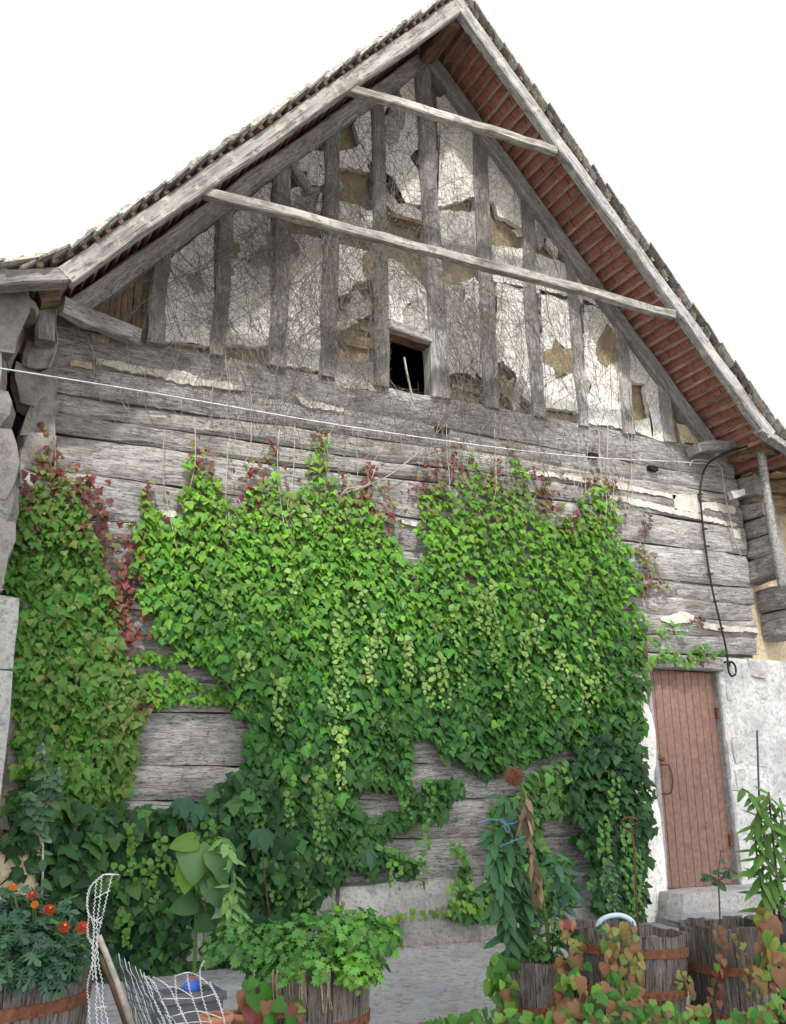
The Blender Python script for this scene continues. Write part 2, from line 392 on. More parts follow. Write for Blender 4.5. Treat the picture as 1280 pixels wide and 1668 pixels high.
# ------------------------------------------------------------------ infill plaster, as peeled sheets
def sheet(name, px, mat, y=-.008, th=.06, jag=.014, step=.045):
    P = [W(u, v, y) for u, v in px]; out = []
    for i, p in enumerate(P):
        q = P[(i+1) % len(P)]; n = max(1, int((q-p).length/step))
        for k in range(n):
            s = p.lerp(q, k/n); out.append(Vector((s.x+rng.uniform(-jag, jag), y, s.z+rng.uniform(-jag, jag))))
    c = sum(out, Vector())/len(out)
    bm = bmesh.new(); fr = [bm.verts.new(p-c) for p in out]; bk = [bm.verts.new(p-c+Vector((0, th, 0))) for p in out]; n = len(out)
    bm.faces.new(fr)
    for i in range(n): bm.faces.new((fr[i], bk[i], bk[(i+1) % n], fr[(i+1) % n]))
    bmesh.ops.triangulate(bm, faces=[f for f in bm.faces if len(f.verts) > 4])
    bmesh.ops.recalc_face_normals(bm, faces=bm.faces)
    me = bpy.data.meshes.new(name); bm.to_mesh(me); bm.free()
    return link(name, me, mat, barn, Matrix.Translation(c))
WP, GP = M['white_plaster'], M['grey_plaster']
for px, m in [
    ([(262, 435), (300, 402), (350, 365), (350, 562), (262, 555)], WP),
    ([(366, 362), (400, 328), (442, 295), (442, 565), (366, 562)], WP),
    ([(470, 308), (500, 303), (526, 316), (520, 348), (480, 342)], WP),
    ([(462, 378), (526, 388), (526, 605), (462, 595)], WP),
    ([(545, 326), (580, 333), (608, 345), (610, 392), (545, 378)], WP),
    ([(545, 396), (610, 410), (610, 452), (582, 458), (568, 478), (545, 482)], WP),
    ([(545, 590), (580, 585), (612, 592), (612, 636), (545, 630)], GP),
    ([(626, 418), (655, 428), (692, 470), (708, 500), (708, 545), (626, 522)], WP),
    ([(582, 178), (610, 158), (650, 165), (696, 185), (690, 228), (668, 255), (690, 296), (698, 338), (650, 330), (622, 305), (600, 262), (578, 210)], WP),
    ([(646, 128), (672, 110), (684, 138), (686, 168), (655, 162)], WP),
    ([(472, 250), (500, 245), (560, 245), (592, 235), (602, 280), (570, 272), (530, 278), (490, 280)], WP),
    ([(600, 262), (640, 290), (660, 330), (690, 345), (690, 372), (640, 345), (616, 312)], GP),
    ([(712, 160), (735, 152), (762, 180), (790, 215), (825, 268), (872, 328), (912, 388), (908, 418), (880, 385), (850, 372), (828, 358), (812, 352), (805, 330), (775, 320), (712, 338)], WP),
    ([(712, 342), (790, 346), (795, 405), (770, 420), (712, 402)], GP),
    ([(800, 400), (850, 405), (925, 430), (960, 468), (992, 496), (990, 505), (800, 458)], WP),
    ([(722, 462), (790, 476), (790, 590), (772, 616), (755, 606), (728, 612)], GP),
    ([(808, 458), (870, 472), (870, 660), (852, 648), (838, 606), (818, 588), (808, 592)], WP),
    ([(880, 470), (944, 488), (948, 672), (880, 662)], WP),
    ([(950, 488), (1000, 510), (1016, 698), (952, 688)], WP),
    ([(1006, 540), (1030, 556), (1062, 608), (1050, 626), (1018, 618)], WP),
    ([(1063, 610), (1080, 632), (1092, 722), (1064, 714), (1056, 660), (1048, 630)], WP),
    ([(1024, 690), (1058, 680), (1063, 713), (1034, 703)], WP)]:
    sheet('plaster_panel', px, m)
# crumbled patches where the skim has gone grey or fallen off
rp = random.Random(77)
for k in range(64):
    u = rp.uniform(280, 1060); v = rp.uniform(160, 680); p = W(u, v, .018)
    if not (p.z > 4.58 and p.z < ztop(p.x)-.15): continue
    if 3.25 < p.x < 3.95 and p.z < 5.2: continue
    rr = rp.uniform(8, 26); nn = 11; ph = [rp.uniform(.45, 1.25) for _ in range(nn)]; el = rp.uniform(.6, 1.8)
    sheet('render_patch', [(u+rr*ph[q]*math.cos(6.283*q/nn), v+rr*el*ph[q]*math.sin(6.283*q/nn)) for q in range(nn)], [GP, GP, M['daub'], WP][rp.randrange(4)], -.014-.0004*(k % 9), .012, .012, .03)
# laths in the broken bays
for (u0, v0, u1, v1) in [(553, 500, 607, 512), (553, 528, 607, 540), (553, 556, 607, 566), (735, 628, 787, 640), (822, 615, 850, 632), (645, 362, 690, 376)]:
    beam('lath', W(u0, v0, .058), W(u1, v1, .058), .03, .05, M['soffit_wood'], barn, seg=3, jit=.006)
# chalky chinking left in the joints, and patches of render on the logs
for px, m in [
    ([(158, 584), (215, 594), (262, 603), (300, 603), (330, 618), (395, 628), (394, 636), (325, 628), (290, 624), (262, 614), (200, 603), (158, 593)], 'chalk'),
    ([(115, 585), (150, 590), (150, 600), (116, 596)], 'cream_plaster'),
    ([(150, 542), (180, 548), (178, 558), (150, 553)], 'cream_plaster'),
    ([(480, 645), (520, 655), (560, 665), (559, 671), (500, 663)], 'chalk'),
    ([(840, 765), (900, 770), (960, 780), (1030, 792), (1100, 806), (1098, 812), (1030, 800), (940, 783), (860, 772)], 'chalk'),
    ([(1095, 803), (1135, 806), (1138, 818), (1165, 818), (1198, 826), (1197, 838), (1150, 828), (1135, 836), (1098, 830)], 'chalk'),
    ([(990, 804), (1060, 818), (1130, 836), (1200, 852), (1199, 858), (1120, 842), (1050, 826), (990, 811)], 'chalk'),
    ([(1076, 1006), (1100, 1000), (1115, 996), (1132, 1002), (1128, 1012), (1095, 1018), (1078, 1012)], 'chalk'),
    ([(1140, 1014), (1190, 1020), (1235, 1024), (1234, 1030), (1185, 1028), (1140, 1022)], 'chalk'),
    ([(205, 975), (232, 978), (262, 985), (262, 994), (230, 992), (206, 990)], 'chalk'),
    ([(262, 830), (288, 832), (290, 842), (266, 842)], 'chalk'),
    ([(650, 846), (682, 851), (681, 857), (652, 853)], 'chalk'),
    ([(1185, 860), (1205, 862), (1208, 880), (1198, 876)], 'chalk')]:
    sheet('chinking', px, M[m], -.030, .06, .010, .035)
sheet('plaster_panel', [(1100, 690), (1125, 694), (1150, 722), (1112, 722)], M['cream_plaster'], .0)
# putlog holes
for (u, v) in [(722, 699), (968, 741), (1066, 762)]:
    p = W(u, v, -.05); s = .065 if u < 800 else .055
    obj('putlog_hole', [(p.x-s, -.046, p.z-.022), (p.x+s, -.046, p.z-.022), (p.x+s, -.046, p.z+.022), (p.x-s, -.046, p.z+.022), (p.x-s, .1, p.z-.022), (p.x+s, .1, p.z-.022), (p.x+s, .1, p.z+.022), (p.x-s, .1, p.z+.022)], [(0, 1, 2, 3), (0, 4, 5, 1), (3, 2, 6, 7), (0, 3, 7, 4), (1, 5, 6, 2)], M['interior_dark'], barn)

# ------------------------------------------------------------------ the roof: battens, tiles
roof = bpy.data.objects.new('roof', None); C.objects.link(roof); roof.parent = barn; roof.matrix_parent_inverse = barn.matrix_world.inverted()
def path_for(side):
    if side < 0: pts = [(APX, APZ), (.62, RL[0]*.62+RL[1]), (.38, 4.52), (.05, 4.40), (-.4, 4.30)]
    else: pts = [(APX, APZ), (7.15, RR[0]*7.15+RR[1]), (7.45, 4.30), (7.85, 4.08), (8.3, 3.92)]
    return [Vector((x, 0, z)) for x, z in pts]
def sample(path, s):
    for a, b in zip(path, path[1:]):
        L = (b-a).length
        if s <= L: return a.lerp(b, s/L), (b-a).normalized()
        s -= L
    return path[-1], (path[-1]-path[-2]).normalized()
STEP = .118
def rot_to(t, n):                                      # local x = y world, local y = down the slope, local z = outward
    x = Vector((0, 1, 0)); return Matrix(((x.x, t.x, n.x), (x.y, t.y, n.y), (x.z, t.z, n.z))).to_4x4()
def box_mesh(name, a, b, c, jit=0):
    r = lambda: rng.uniform(-jit, jit)
    v = [(x*a/2+r(), y*b/2+r(), z*c/2+r()) for z in (-1, 1) for y in (-1, 1) for x in (-1, 1)]
    f = [(0, 2, 3, 1), (4, 5, 7, 6), (0, 1, 5, 4), (2, 6, 7, 3), (0, 4, 6, 2), (1, 3, 7, 5)]
    return mesh(name, v, f)
def tile_mesh(jit):                                    # plain tile with a clipped lower edge
    w, l, t = .165, .27, .016
    o = [(-w/2, -l/2), (w/2, -l/2), (w/2, l/2-.03), (w/4, l/2), (-w/4, l/2), (-w/2, l/2-.03)]
    o = [(x+rng.uniform(-jit, jit), y+rng.uniform(-jit, jit)) for x, y in o]
    v = [(x, y, 0) for x, y in o]+[(x, y, t) for x, y in o]
    f = [(5, 4, 3, 2, 1, 0), (6, 7, 8, 9, 10, 11)]+[(i, (i+1) % 6, 6+(i+1) % 6, 6+i) for i in range(6)]
    return mesh('roof_tile', v, f)
tvar = []
for k in range(8):
    m = tile_mesh(.006); m.materials.append(M[['lichen_tile', 'dark_tile', 'lichen_tile', 'dark_tile'][k % 4]]); tvar.append(m)
tred = []
for k in range(4):
    m = tile_mesh(.005); m.materials.append(M['red_tile']); tred.append(m)
bvar = [box_mesh('batten', 1.06, .036, .026, .004) for _ in range(5)]
for m in bvar: m.materials.append(M['batten_wood'])
sv, sf = [], []                                        # the rest of the tiles, far back, joined
for side in (-1, 1):
    P = path_for(side); total = sum((b-a).length for a, b in zip(P, P[1:])); n_rows = int(total/STEP)
    for i in range(n_rows+1):
        p, t = sample(P, i*STEP+.03); nrm = Vector((-t.z, 0, t.x))
        if nrm.z < 0: nrm = -nrm
        R = rot_to(t, nrm)
        if R.determinant() < 0: R = Matrix(((0, t.x, nrm.x, 0), (-1, t.y, nrm.y, 0), (0, t.z, nrm.z, 0), (0, 0, 0, 1)))
        link('batten', bvar[rng.randrange(5)], None, roof, Matrix.Translation(p+Vector((0, -.17+rng.uniform(-.02, .01), 0))+nrm*.013)@R@Matrix.Rotation(rng.uniform(-.012, .012), 4, 'Z'))
        for c in range(5):
            y = OH-.02+c*.172+(.086 if i % 2 else 0)*(1 if c else .35)+rng.uniform(-.008, .008)
            lift = .034+rng.uniform(0, .008)
            mt = Matrix.Translation(p+Vector((0, y, 0))+nrm*lift)@R@Matrix.Rotation(rng.uniform(-.04, .04), 4, 'Z')@Matrix.Rotation(-.09, 4, 'X')
            if c < 2 or (c == 2 and side > 0 and i < 40):
                link('roof_tile', tvar[rng.randrange(8)] if c == 0 else tred[rng.randrange(4)], None, roof, mt)
            else:
                b0 = len(sv); me = tred[0]
                sv += [tuple(mt@q.co) for q in me.vertices]; sf += [tuple(b0+k for k in q.vertices) for q in me.polygons]
        # rows behind the gable wall run on as long slabs
        mt = Matrix.Translation(p+nrm*.06)@R; b0 = len(sv)
        ys = (OH+.10, 9.3); sg = 1 if R[1][0] > 0 else -1
        sv += [tuple(mt@Vector((sg*y, l, z))) for z in (0, .016) for (y, l) in ((ys[0], -.12), (ys[1], -.12), (ys[1], .13), (ys[0], .13))]
        sf += [tuple(b0+k for k in q) for q in ((0, 1, 2, 3), (7, 6, 5, 4), (0, 4, 5, 1), (2, 6, 7, 3), (1, 5, 6, 2), (0, 3, 7, 4))]
    # mortar bedding and lichen crust along the verge
    v = []; f = []; ns = int(total/.05)
    for i in range(ns+1):
        p, t = sample(P, i*.05); nrm = Vector((-t.z, 0, t.x)); nrm = nrm if nrm.z > 0 else -nrm
        a = rng.uniform(.065, .10); b = rng.uniform(.015, .04)
        for (yy, hh) in ((OH-.055+rng.uniform(-.012, .012), .05), (OH-.05+rng.uniform(-.02, .012), a), (OH+.04, a+.012), (OH+.04, .045)):
            v.append(p+Vector((0, yy, 0))+nrm*(hh+rng.uniform(-.006, .006)))
    for i in range(ns):
        for k in range(4):
            a = i*4+k; b = i*4+(k+1) % 4; f.append((a, b, b+4, a+4))
    obj('verge_mortar', v, f, M['lichen_tile'], roof)
obj('tile_field', sv, sf, M['red_tile'], roof, kind='stuff')
# ridge tiles
for k in range(9):
    y = OH-.03+k*.36
    v, f = [], []
    for i in range(2):
        for q in range(7):
            a = math.pi*(.12+.76*q/6); rr = .15+(.008 if i else 0)
            v.append((APX+math.cos(a)*rr, y+i*.38, APZ-.02+math.sin(a)*rr)); 
    f = [(q, q+1, q+8, q+7) for q in range(6)]
    o = obj('ridge_tile', v, f, M['lichen_tile'], roof)
    md = o.modifiers.new('s', 'SOLIDIFY'); md.thickness = .016

# ------------------------------------------------------------------ left corner: eave beam, post, stones
beam('eave_beam', W(-60, 462, -.63), W(106, 452, -.63), .14, .115, M['post_wood'], barn, seg=5, jit=.008)
beam('eave_board', W(-60, 438, -.52), W(100, 440, -.52), .05, .09, M['brown_wood'], barn, seg=5, jit=.006)
beam('eave_post', W(72, 560, -.18), W(76, 470, -.18), .14, .13, M['post_wood'], barn, up=(1, 0, 0), seg=5, jit=.008)
beam('eave_block', W(62, 487, -.30), W(94, 483, -.30), .14, .13, M['brown_wood'], barn, seg=2, jit=.006)
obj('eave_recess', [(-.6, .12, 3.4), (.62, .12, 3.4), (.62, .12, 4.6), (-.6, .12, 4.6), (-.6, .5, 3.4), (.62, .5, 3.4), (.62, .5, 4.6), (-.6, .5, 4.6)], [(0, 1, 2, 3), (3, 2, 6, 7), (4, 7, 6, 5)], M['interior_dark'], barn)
for k, (u, v) in enumerate([(36, 520), (50, 540), (38, 552), (52, 566), (36, 575)]):
    p = W(u, v, .02); o = beam('brick', p+Vector((-.09, 0, 0)), p+Vector((.09, 0, 0)), .1, .06, M['brick_red'], barn, seg=2, jit=.006)

def rock_mesh(name, a, b, c, seed, sub=2, rough=.10, ball=.22):
    bm = bmesh.new(); bmesh.ops.create_cube(bm, size=1.0)
    bmesh.ops.subdivide_edges(bm, edges=bm.edges[:], cuts=sub, use_grid_fill=True)
    r = random.Random(seed); ph = [r.uniform(0, 6.3) for _ in range(9)]
    for v in bm.verts:
        p = v.co.copy(); l = max(abs(p.x), abs(p.y), abs(p.z)); sph = p.normalized()*.62
        p = p.lerp(sph, ball)
        k = 1+rough*(math.sin(5*p.x+ph[0])*math.sin(4*p.z+ph[1])+.6*math.sin(9*p.y+ph[2]+4*p.x))
        v.co = Vector((p.x*a*k+r.uniform(-.012, .012)*a, p.y*b*k, p.z*c*k+r.uniform(-.012, .012)*c))
    me = bpy.data.meshes.new(name); bm.to_mesh(me); bm.free(); return me
def stone(name, p, size, mat, parent, seed, rot=0., **k):
    return link(name, rock_mesh(name, *size, seed, **k), mat, parent, Matrix.Translation(p)@Matrix.Rotation(rot, 4, 'Y'))
# stones stacked at the left end of the logs
sd = 1
for (u, v, a, c, m) in [(58, 590, .26, .2, 'stone_grey'), (52, 640, .3, .28, 'stone_grey'), (60, 690, .24, .3, 'stone_grey'), (50, 745, .28, .26, 'stone_grey'), (48, 795, .26, .22, 'chalk'), (42, 845, .3, .26, 'stone_grey'), (52, 905, .26, .3, 'stone_grey'), (50, 965, .26, .28, 'stone_grey'), (44, 1030, .3, .3, 'stone_grey'), (46, 1100, .28, .3, 'stone_grey'), (40, 1170, .3, .34, 'stone_grey'), (38, 1245, .3, .34, 'stone_grey'), (40, 1320, .3, .34, 'stone_grey'), (40, 1400, .3, .36, 'stone_grey'), (45, 1480, .34, .36, 'stone_grey')]:
    sd += 1; stone('corner_stone', W(u+4, v, .05), (a*.85, .3, c*1.1), M['stone_dark'] if m != 'chalk' else M['washed_stone'], barn, sd, rng.uniform(-.12, .12), sub=4, rough=.17)
pil = thing('stone_pillar', 'rough mortared stone pillar at the barn corner beside the eave beam', 'pillar', (.05, -.2, -.02))
z = -.05; k = 0
while z < 4.42:
    h = rng.uniform(.26, .42); h = min(h, 4.5-z)
    x1 = .34+.06*math.sin(z*3)-.02*z*.2+rng.uniform(-.03, .03)
    stone('stone', Vector((x1-.42, -.22, z+h/2)), (.86, .46, h*1.22), M['stone_dark' if k % 3 else 'stone_grey'], pil, 60+k, rng.uniform(-.05, .05), sub=3, rough=.09, ball=.10)
    z += h*.97; k += 1
gp = thing('gate_post', 'weathered dressed stone gate post with lichen in front of the leafy corner', 'post', G(-10, 1668))
pt = W(0, 985, -1.1)
for (za, zb, w) in [(-.1, .95, .34), (.955, 1.75, .33), (1.755, pt.z+.02, .31)]:
    c = Vector((W(18, 1100, -1.1).x-w/2, -1.1, (za+zb)/2))
    o = link('stone', rock_mesh('stone', w, .32, (zb-za)*1.04, int(za*10)+3, rough=.03), M['stone_light'], gp, Matrix.Translation(c))

# ------------------------------------------------------------------ stone base and masonry, door
x = .7; k = 0
while x < 5.55:
    w = rng.uniform(.55, .85); w = min(w, 5.62-x)
    stone('base_stone', Vector((x+w/2, .10, .29)), (w*1.02, .36, .30), M['stone_light'], barn, 200+k, rng.uniform(-.01, .01), rough=.035); x += w; k += 1
x = .6
while x < 5.55:
    w = rng.uniform(.5, .95); w = min(w, 5.62-x)
    stone('base_stone', Vector((x+w/2, .05, .05)), (w*1.02, .40, .26), M['stone_grey'], barn, 240+k, rng.uniform(-.012, .012), rough=.04); x += w; k += 1
stone('base_stone', W(322, 1508, -.12), (.46, .34, .40), M['stone_light'], barn, 290, rough=.06)
stone('base_stone', W(14, 1415, -.15), (.4, .3, .36), M['cream_plaster'], barn, 291)
DX0, DX1, DZ0, DZ1 = 6.03, 6.86, .235, 2.165
def relief(name, x0, x1, z0, z1, mat, seed, y0=.0, amp=.035, st=.045):
    nx = int((x1-x0)/st); nz = int((z1-z0)/st); r = random.Random(seed); v = []; f = []
    ph = [r.uniform(0, 6.3) for _ in range(10)]
    for j in range(nz+1):
        for i in range(nx+1):
            x = x0+(x1-x0)*i/nx; zz = z0+(z1-z0)*j/nz
            y = amp*(.5*math.sin(5.1*x+ph[0])*math.sin(6.3*zz+ph[1])+.3*math.sin(11*x+7*zz+ph[2])+.25*math.sin(9*zz-5*x+ph[3]))+r.uniform(-.004, .004)
            v.append((x, y0+y, zz))
    nf = len(v)
    for j in range(nz):
        for i in range(nx):
            a = j*(nx+1)+i; f.append((a, a+1, a+nx+2, a+nx+1))
    rim = [i for i in range(nx+1)]+[j*(nx+1)+nx for j in range(1, nz+1)]+[nz*(nx+1)+i for i in range(nx-1, -1, -1)]+[j*(nx+1) for j in range(nz-1, 0, -1)]
    b0 = len(v)
    for q in rim: v.append((v[q][0], .32, v[q][2]))
    for q in range(len(rim)):
        f.append((rim[q], b0+q, b0+(q+1) % len(rim), rim[(q+1) % len(rim)]))
    return obj(name, v, f, mat, barn, True)
relief('masonry', DX1+.02, 9.6, -.1, 2.30, M['limewash'], 5)
relief('masonry', 5.60, DX0-.03, -.1, 2.18, M['white_plaster'], 6)
relief('masonry', DX0-.03, DX1+.02, -.1, .15, M['stone_grey'], 8, .01, .01)
for j, (u0, v0, u1, v1) in enumerate([(1152, 1108, 1196, 1140), (1158, 1150, 1200, 1196), (1176, 1200, 1246, 1246), (1182, 1254, 1218, 1290), (1218, 1072, 1250, 1104), (1230, 1118, 1250, 1138), (1188, 1300, 1210, 1340)]):
    a = W(u0, v0, .0); b = W(u1, v1, .0); a.x = max(a.x, 6.95)
    stone('masonry_stone', Vector(((a.x+b.x)/2, .076, (a.z+b.z)/2)), (abs(b.x-a.x), .17, abs(a.z-b.z)*rng.uniform(.95, 1.15)), M['washed_stone'], barn, 300+j, rng.uniform(-.08, .08), rough=.12)
# door
door = bpy.data.objects.new('door', None); C.objects.link(door); door.parent = barn; door.matrix_parent_inverse = barn.matrix_world.inverted()
npk = 9
for k in range(npk):
    w = (DX1-DX0)/npk; x = DX0+w*(k+.5)
    beam('plank', (x, .085, DZ0+.008), (x, .085, DZ1-.012), .03, w-.0045, M['door_paint'], door, up=(1, 0, 0), seg=1, jit=.0006, bev=.1)
obj('door_backing', [(DX0, .105, DZ0), (DX1, .105, DZ0), (DX1, .105, DZ1), (DX0, .105, DZ1)], [(0, 1, 2, 3)], M['interior_dark'], door)
beam('door_frame', (DX1+.02, .07, DZ0), (DX1+.02, .07, DZ1), .13, .05, M['stone_grey'], door, up=(1, 0, 0), seg=6, jit=.004)
beam('door_frame', (DX0-.02, .07, DZ0), (DX0-.02, .07, DZ1), .13, .05, M['stone_light'], door, up=(1, 0, 0), seg=6, jit=.006)
beam('lintel', (DX0-.06, .05, DZ1+.06), (DX1+.05, .05, DZ1+.06), .2, .13, M['post_wood'], door, seg=5, jit=.006)
hx = DX0+.085; hz = 1.17
tubes('handle', [smooth_path([(hx, .07, hz+.12), (hx+.035, .0, hz+.11), (hx+.045, -.02, hz), (hx+.03, .0, hz-.12), (hx-.01, .07, hz-.13)])], .008, M['rust'], door)
beam('latch', (hx-.03, .06, hz+.19), (hx+.03, .055, hz+.17), .02, .03, M['rust'], door, seg=2, jit=.002)
for hz2 in (1.77, .62):
    beam('hinge', (DX1-.02, .055, hz2), (DX1+.055, .03, hz2), .05, .10, M['rust'], door, seg=2, jit=.004)
stone('door_step', Vector((6.44, -.07, .115)), (1.12, .44, .25), M['stone_light'], barn, 401, rough=.02)
stone('door_step', Vector((6.55, -.28, .02)), (1.5, .5, .12), M['concrete'], barn, 402, rough=.02)

# log heads at the right corner
for j, (x0, z0, z1, yo, w, m) in enumerate([(7.53, 3.98, 4.20, -.20, .17, 'post_wood'), (7.56, 3.74, 3.90, -.25, .19, 'log_wood'), (7.57, 3.55, 3.73, -.27, .19, 'log_wood'), (7.58, 3.34, 3.54, -.28, .19, 'log_wood'), (7.60, 3.10, 3.33, -.29, .20, 'log_wood'), (7.74, 2.80, 3.04, -.36, .26, 'log_wood'), (7.76, 2.52, 2.79, -.37, .26, 'log_wood')]):
    beam('log_head', (x0, .2, (z0+z1)/2), (x0, yo, (z0+z1)/2), w, z1-z0, M[m], barn, seg=4, jit=.008)
sheet('chinking', [(1190, 800), (1213, 796), (1214, 806), (1196, 812)], M['chalk'], -.22, .06, .004, .03)

# ------------------------------------------------------------------ the building joining on the right
an = thing('side_building', 'lower plastered wing with exposed eave rafters joining the barn corner', 'building', (8.6, .3, 0))
v = []; 
obj('wall', [(7.46, .10, 2.3), (11, .10, 2.3), (11, .10, 4.2), (7.46, .10, 4.2), (7.46, 6, 2.3), (11, 6, 2.3), (11, 6, 4.2), (7.46, 6, 4.2)], [(0, 1, 2, 3), (0, 3, 7, 4), (1, 5, 6, 2), (3, 2, 6, 7), (4, 7, 6, 5)], M['cream_plaster'], an)
obj('wall_base', [(9.6, .02, -.1), (11, .02, -.1), (11, .02, 2.3), (9.6, .02, 2.3), (9.6, 6, -.1), (11, 6, -.1), (11, 6, 2.3), (9.6, 6, 2.3)], [(0, 1, 2, 3), (0, 3, 7, 4), (1, 5, 6, 2)], M['limewash'], an)
for k in range(9):
    x = 7.72+k*.34
    beam('rafter', (x, .35, 4.24), (x, -.60, 3.98), .10, .12, M['soffit_wood'], an, seg=3, jit=.006)
for k in range(6):
    y = .25-k*.16; z = 4.30+(y-.25)*.28
    beam('soffit_board', (7.5, y, z+.02), (11, y, z+.02), .145, .02, M['soffit_wood'], an, seg=6, jit=.003)
beam('eave_plate', (7.50, -.05, 3.98), (11, -.05, 3.98), .12, .14, M['soffit_wood'], an, seg=8, jit=.01)
beam('gutter', W(1235, 700, -.66), W(1300, 745, -.66), .11, .07, M['zinc'], an, seg=3, jit=.002)
dp = [W(1240, 738, -.42), W(1248, 800, -.40), W(1262, 890, -.36), W(1275, 960, -.32)]
tubes('downpipe', [smooth_path(dp, 4)], .042, M['zinc'], an, n=10)

# ------------------------------------------------------------------ cables
wp = [W(-60, 590, -.56), W(0, 600, -.54), W(150, 624, -.3), W(300, 649, -.14), W(560, 694, -.13), W(800, 728, -.12), W(960, 745, -.10), W(1100, 752, -.07), W(1168, 757, -.06)]
tag(tubes('cable', [smooth_path(wp, 4)], .0055, M['white_cable'], n=6), 'thin white cable strung across the log wall below the gable', 'cable')
bp = [W(1330, 695, -.3), W(1280, 712, -.3), W(1216, 727, -.3), (W(1170, 744, -.2)), W(1150, 760, -.08), W(1141, 790, -.07), W(1142, 830, -.07), W(1150, 900, -.07), W(1160, 960, -.07), W(1172, 1010, -.07), W(1183, 1060, -.06), W(1186, 1090, -.06), W(1191, 1101, -.06), W(1198, 1097, -.06), W(1197, 1084, -.06), W(1190, 1078, -.06), W(1187, 1086, -.06)]
bc = thing('cable', 'black cable hanging down the log wall beside the door, ending in a loop', 'cable', W(1186, 1100, -.06))
tubes('cable_run', [smooth_path(bp, 5)], .011, M['black_cable'], bc, n=6)
for (u, v) in [(1141, 805), (1148, 862), (1152, 890), (1158, 935), (1166, 980), (1175, 1024), (1184, 1078)]:
    p = W(u, v, -.06); beam('clip', p+Vector((-.03, 0, -.005)), p+Vector((.02, 0, .005)), .03, .016, M['black_cable'], bc, seg=1, jit=0)
cp = [W(1124, 760, -.07), W(1126, 752, -.07), W(1135, 749, -.07), W(1160, 752, -.07), W(1174, 762, -.07), W(1180, 800, -.07), W(1190, 850, -.07), W(1198, 885, -.07), W(1208, 908, -.05)]
tag(tubes('conduit', [smooth_path(cp, 4)], .008, M['pale_bark'], n=5), 'thin grey wire stapled to the right end of the log wall', 'wire')
tag(beam('wooden_stick', W(672, 652, -.01), W(658, 582, .05), .016, .014, M['pale_bark'], None, up=(1, 0, 0), seg=3, jit=.002), 'pale wooden stick leaning in the dark gable opening', 'stick')

# ------------------------------------------------------------------ leaves
def shape(out, cz=.05, mid=None):
    """half outline (x>=0) from stalk to tip -> fan mesh with a little fold; y runs towards the tip"""
    pts = [(x, y) for x, y in out]; full = pts+[(-x, y) for x, y in reversed(pts) if x > 1e-6]
    mx = max(abs(x) for x, _ in full); my = max(y for _, y in full)
    v = [(0, my*.40 if mid is None else mid, cz)]+[(x, y, -.10*(abs(x)/mx)**1.5*mx-.12*max(0, y/my-.4)) for x, y in full]
    n = len(full); f = [(0, 1+i, 1+(i+1) % n) for i in range(n)]
    return np.array(v, float), f
SH = {
    'ivy': shape([(0, 0), (.16, -.14), (.40, -.08), (.58, .26), (.34, .36), (.26, .60), (0, 1.0)]),
    'young': shape([(0, 0), (.20, -.08), (.44, .10), (.46, .40), (.26, .72), (0, .95)]),
    'dark': shape([(0, 0), (.24, -.20), (.42, -.02), (.66, .20), (.36, .36), (.30, .62), (0, 1.05)]),
    'lance': shape([(0, 0), (.10, .15), (.15, .42), (.10, .75), (0, 1.0)], .03),
    'oval': shape([(0, 0), (.26, .14), (.34, .42), (.24, .74), (0, .95)], .05),
    'heart': shape([(0, 0), (.22, -.14), (.46, -.04), (.52, .24), (.36, .62), (.14, .90), (0, 1.05)], .06),
    'parsley': shape([(0, 0), (.12, .18), (.40, .10), (.30, .28), (.50, .42), (.26, .48), (.32, .72), (.12, .70), (0, .98)], .04),
    'frond': shape([(0, 0), (.06, .15), (.26, .18), (.08, .30), (.30, .42), (.08, .50), (.26, .66), (.06, .70), (.12, .88), (0, 1.05)], .02),
}
def frames(nrm, tip):
    nrm = nrm/np.linalg.norm(nrm, axis=1, keepdims=True)
    t = tip-nrm*(tip*nrm).sum(1, keepdims=True); t /= np.linalg.norm(t, axis=1, keepdims=True)+1e-9
    s = np.cross(t, nrm); return s, t, nrm
def leaf_mesh(name, sh, col):
    v, f = SH[sh]; v = v.copy(); v[:, 2] *= npr.uniform(.4, 3.2); v[:, 0] *= np.where(v[:, 0] > 0, npr.uniform(.8, 1.15), npr.uniform(.8, 1.15)); v[:, 2] += npr.uniform(-.16, .1)*v[:, 1]**2+npr.uniform(-.12, .12)*v[:, 0]; v[1:, :2] += npr.normal(0, .016, (len(v)-1, 2)); me = mesh(name, v, f, True)
    at = me.attributes.new('leafcol', 'FLOAT_COLOR', 'POINT'); at.data.foreach_set('color', np.tile([*col, 1.], (len(v), 1)).ravel())
    me.materials.append(M['leaf']); return me
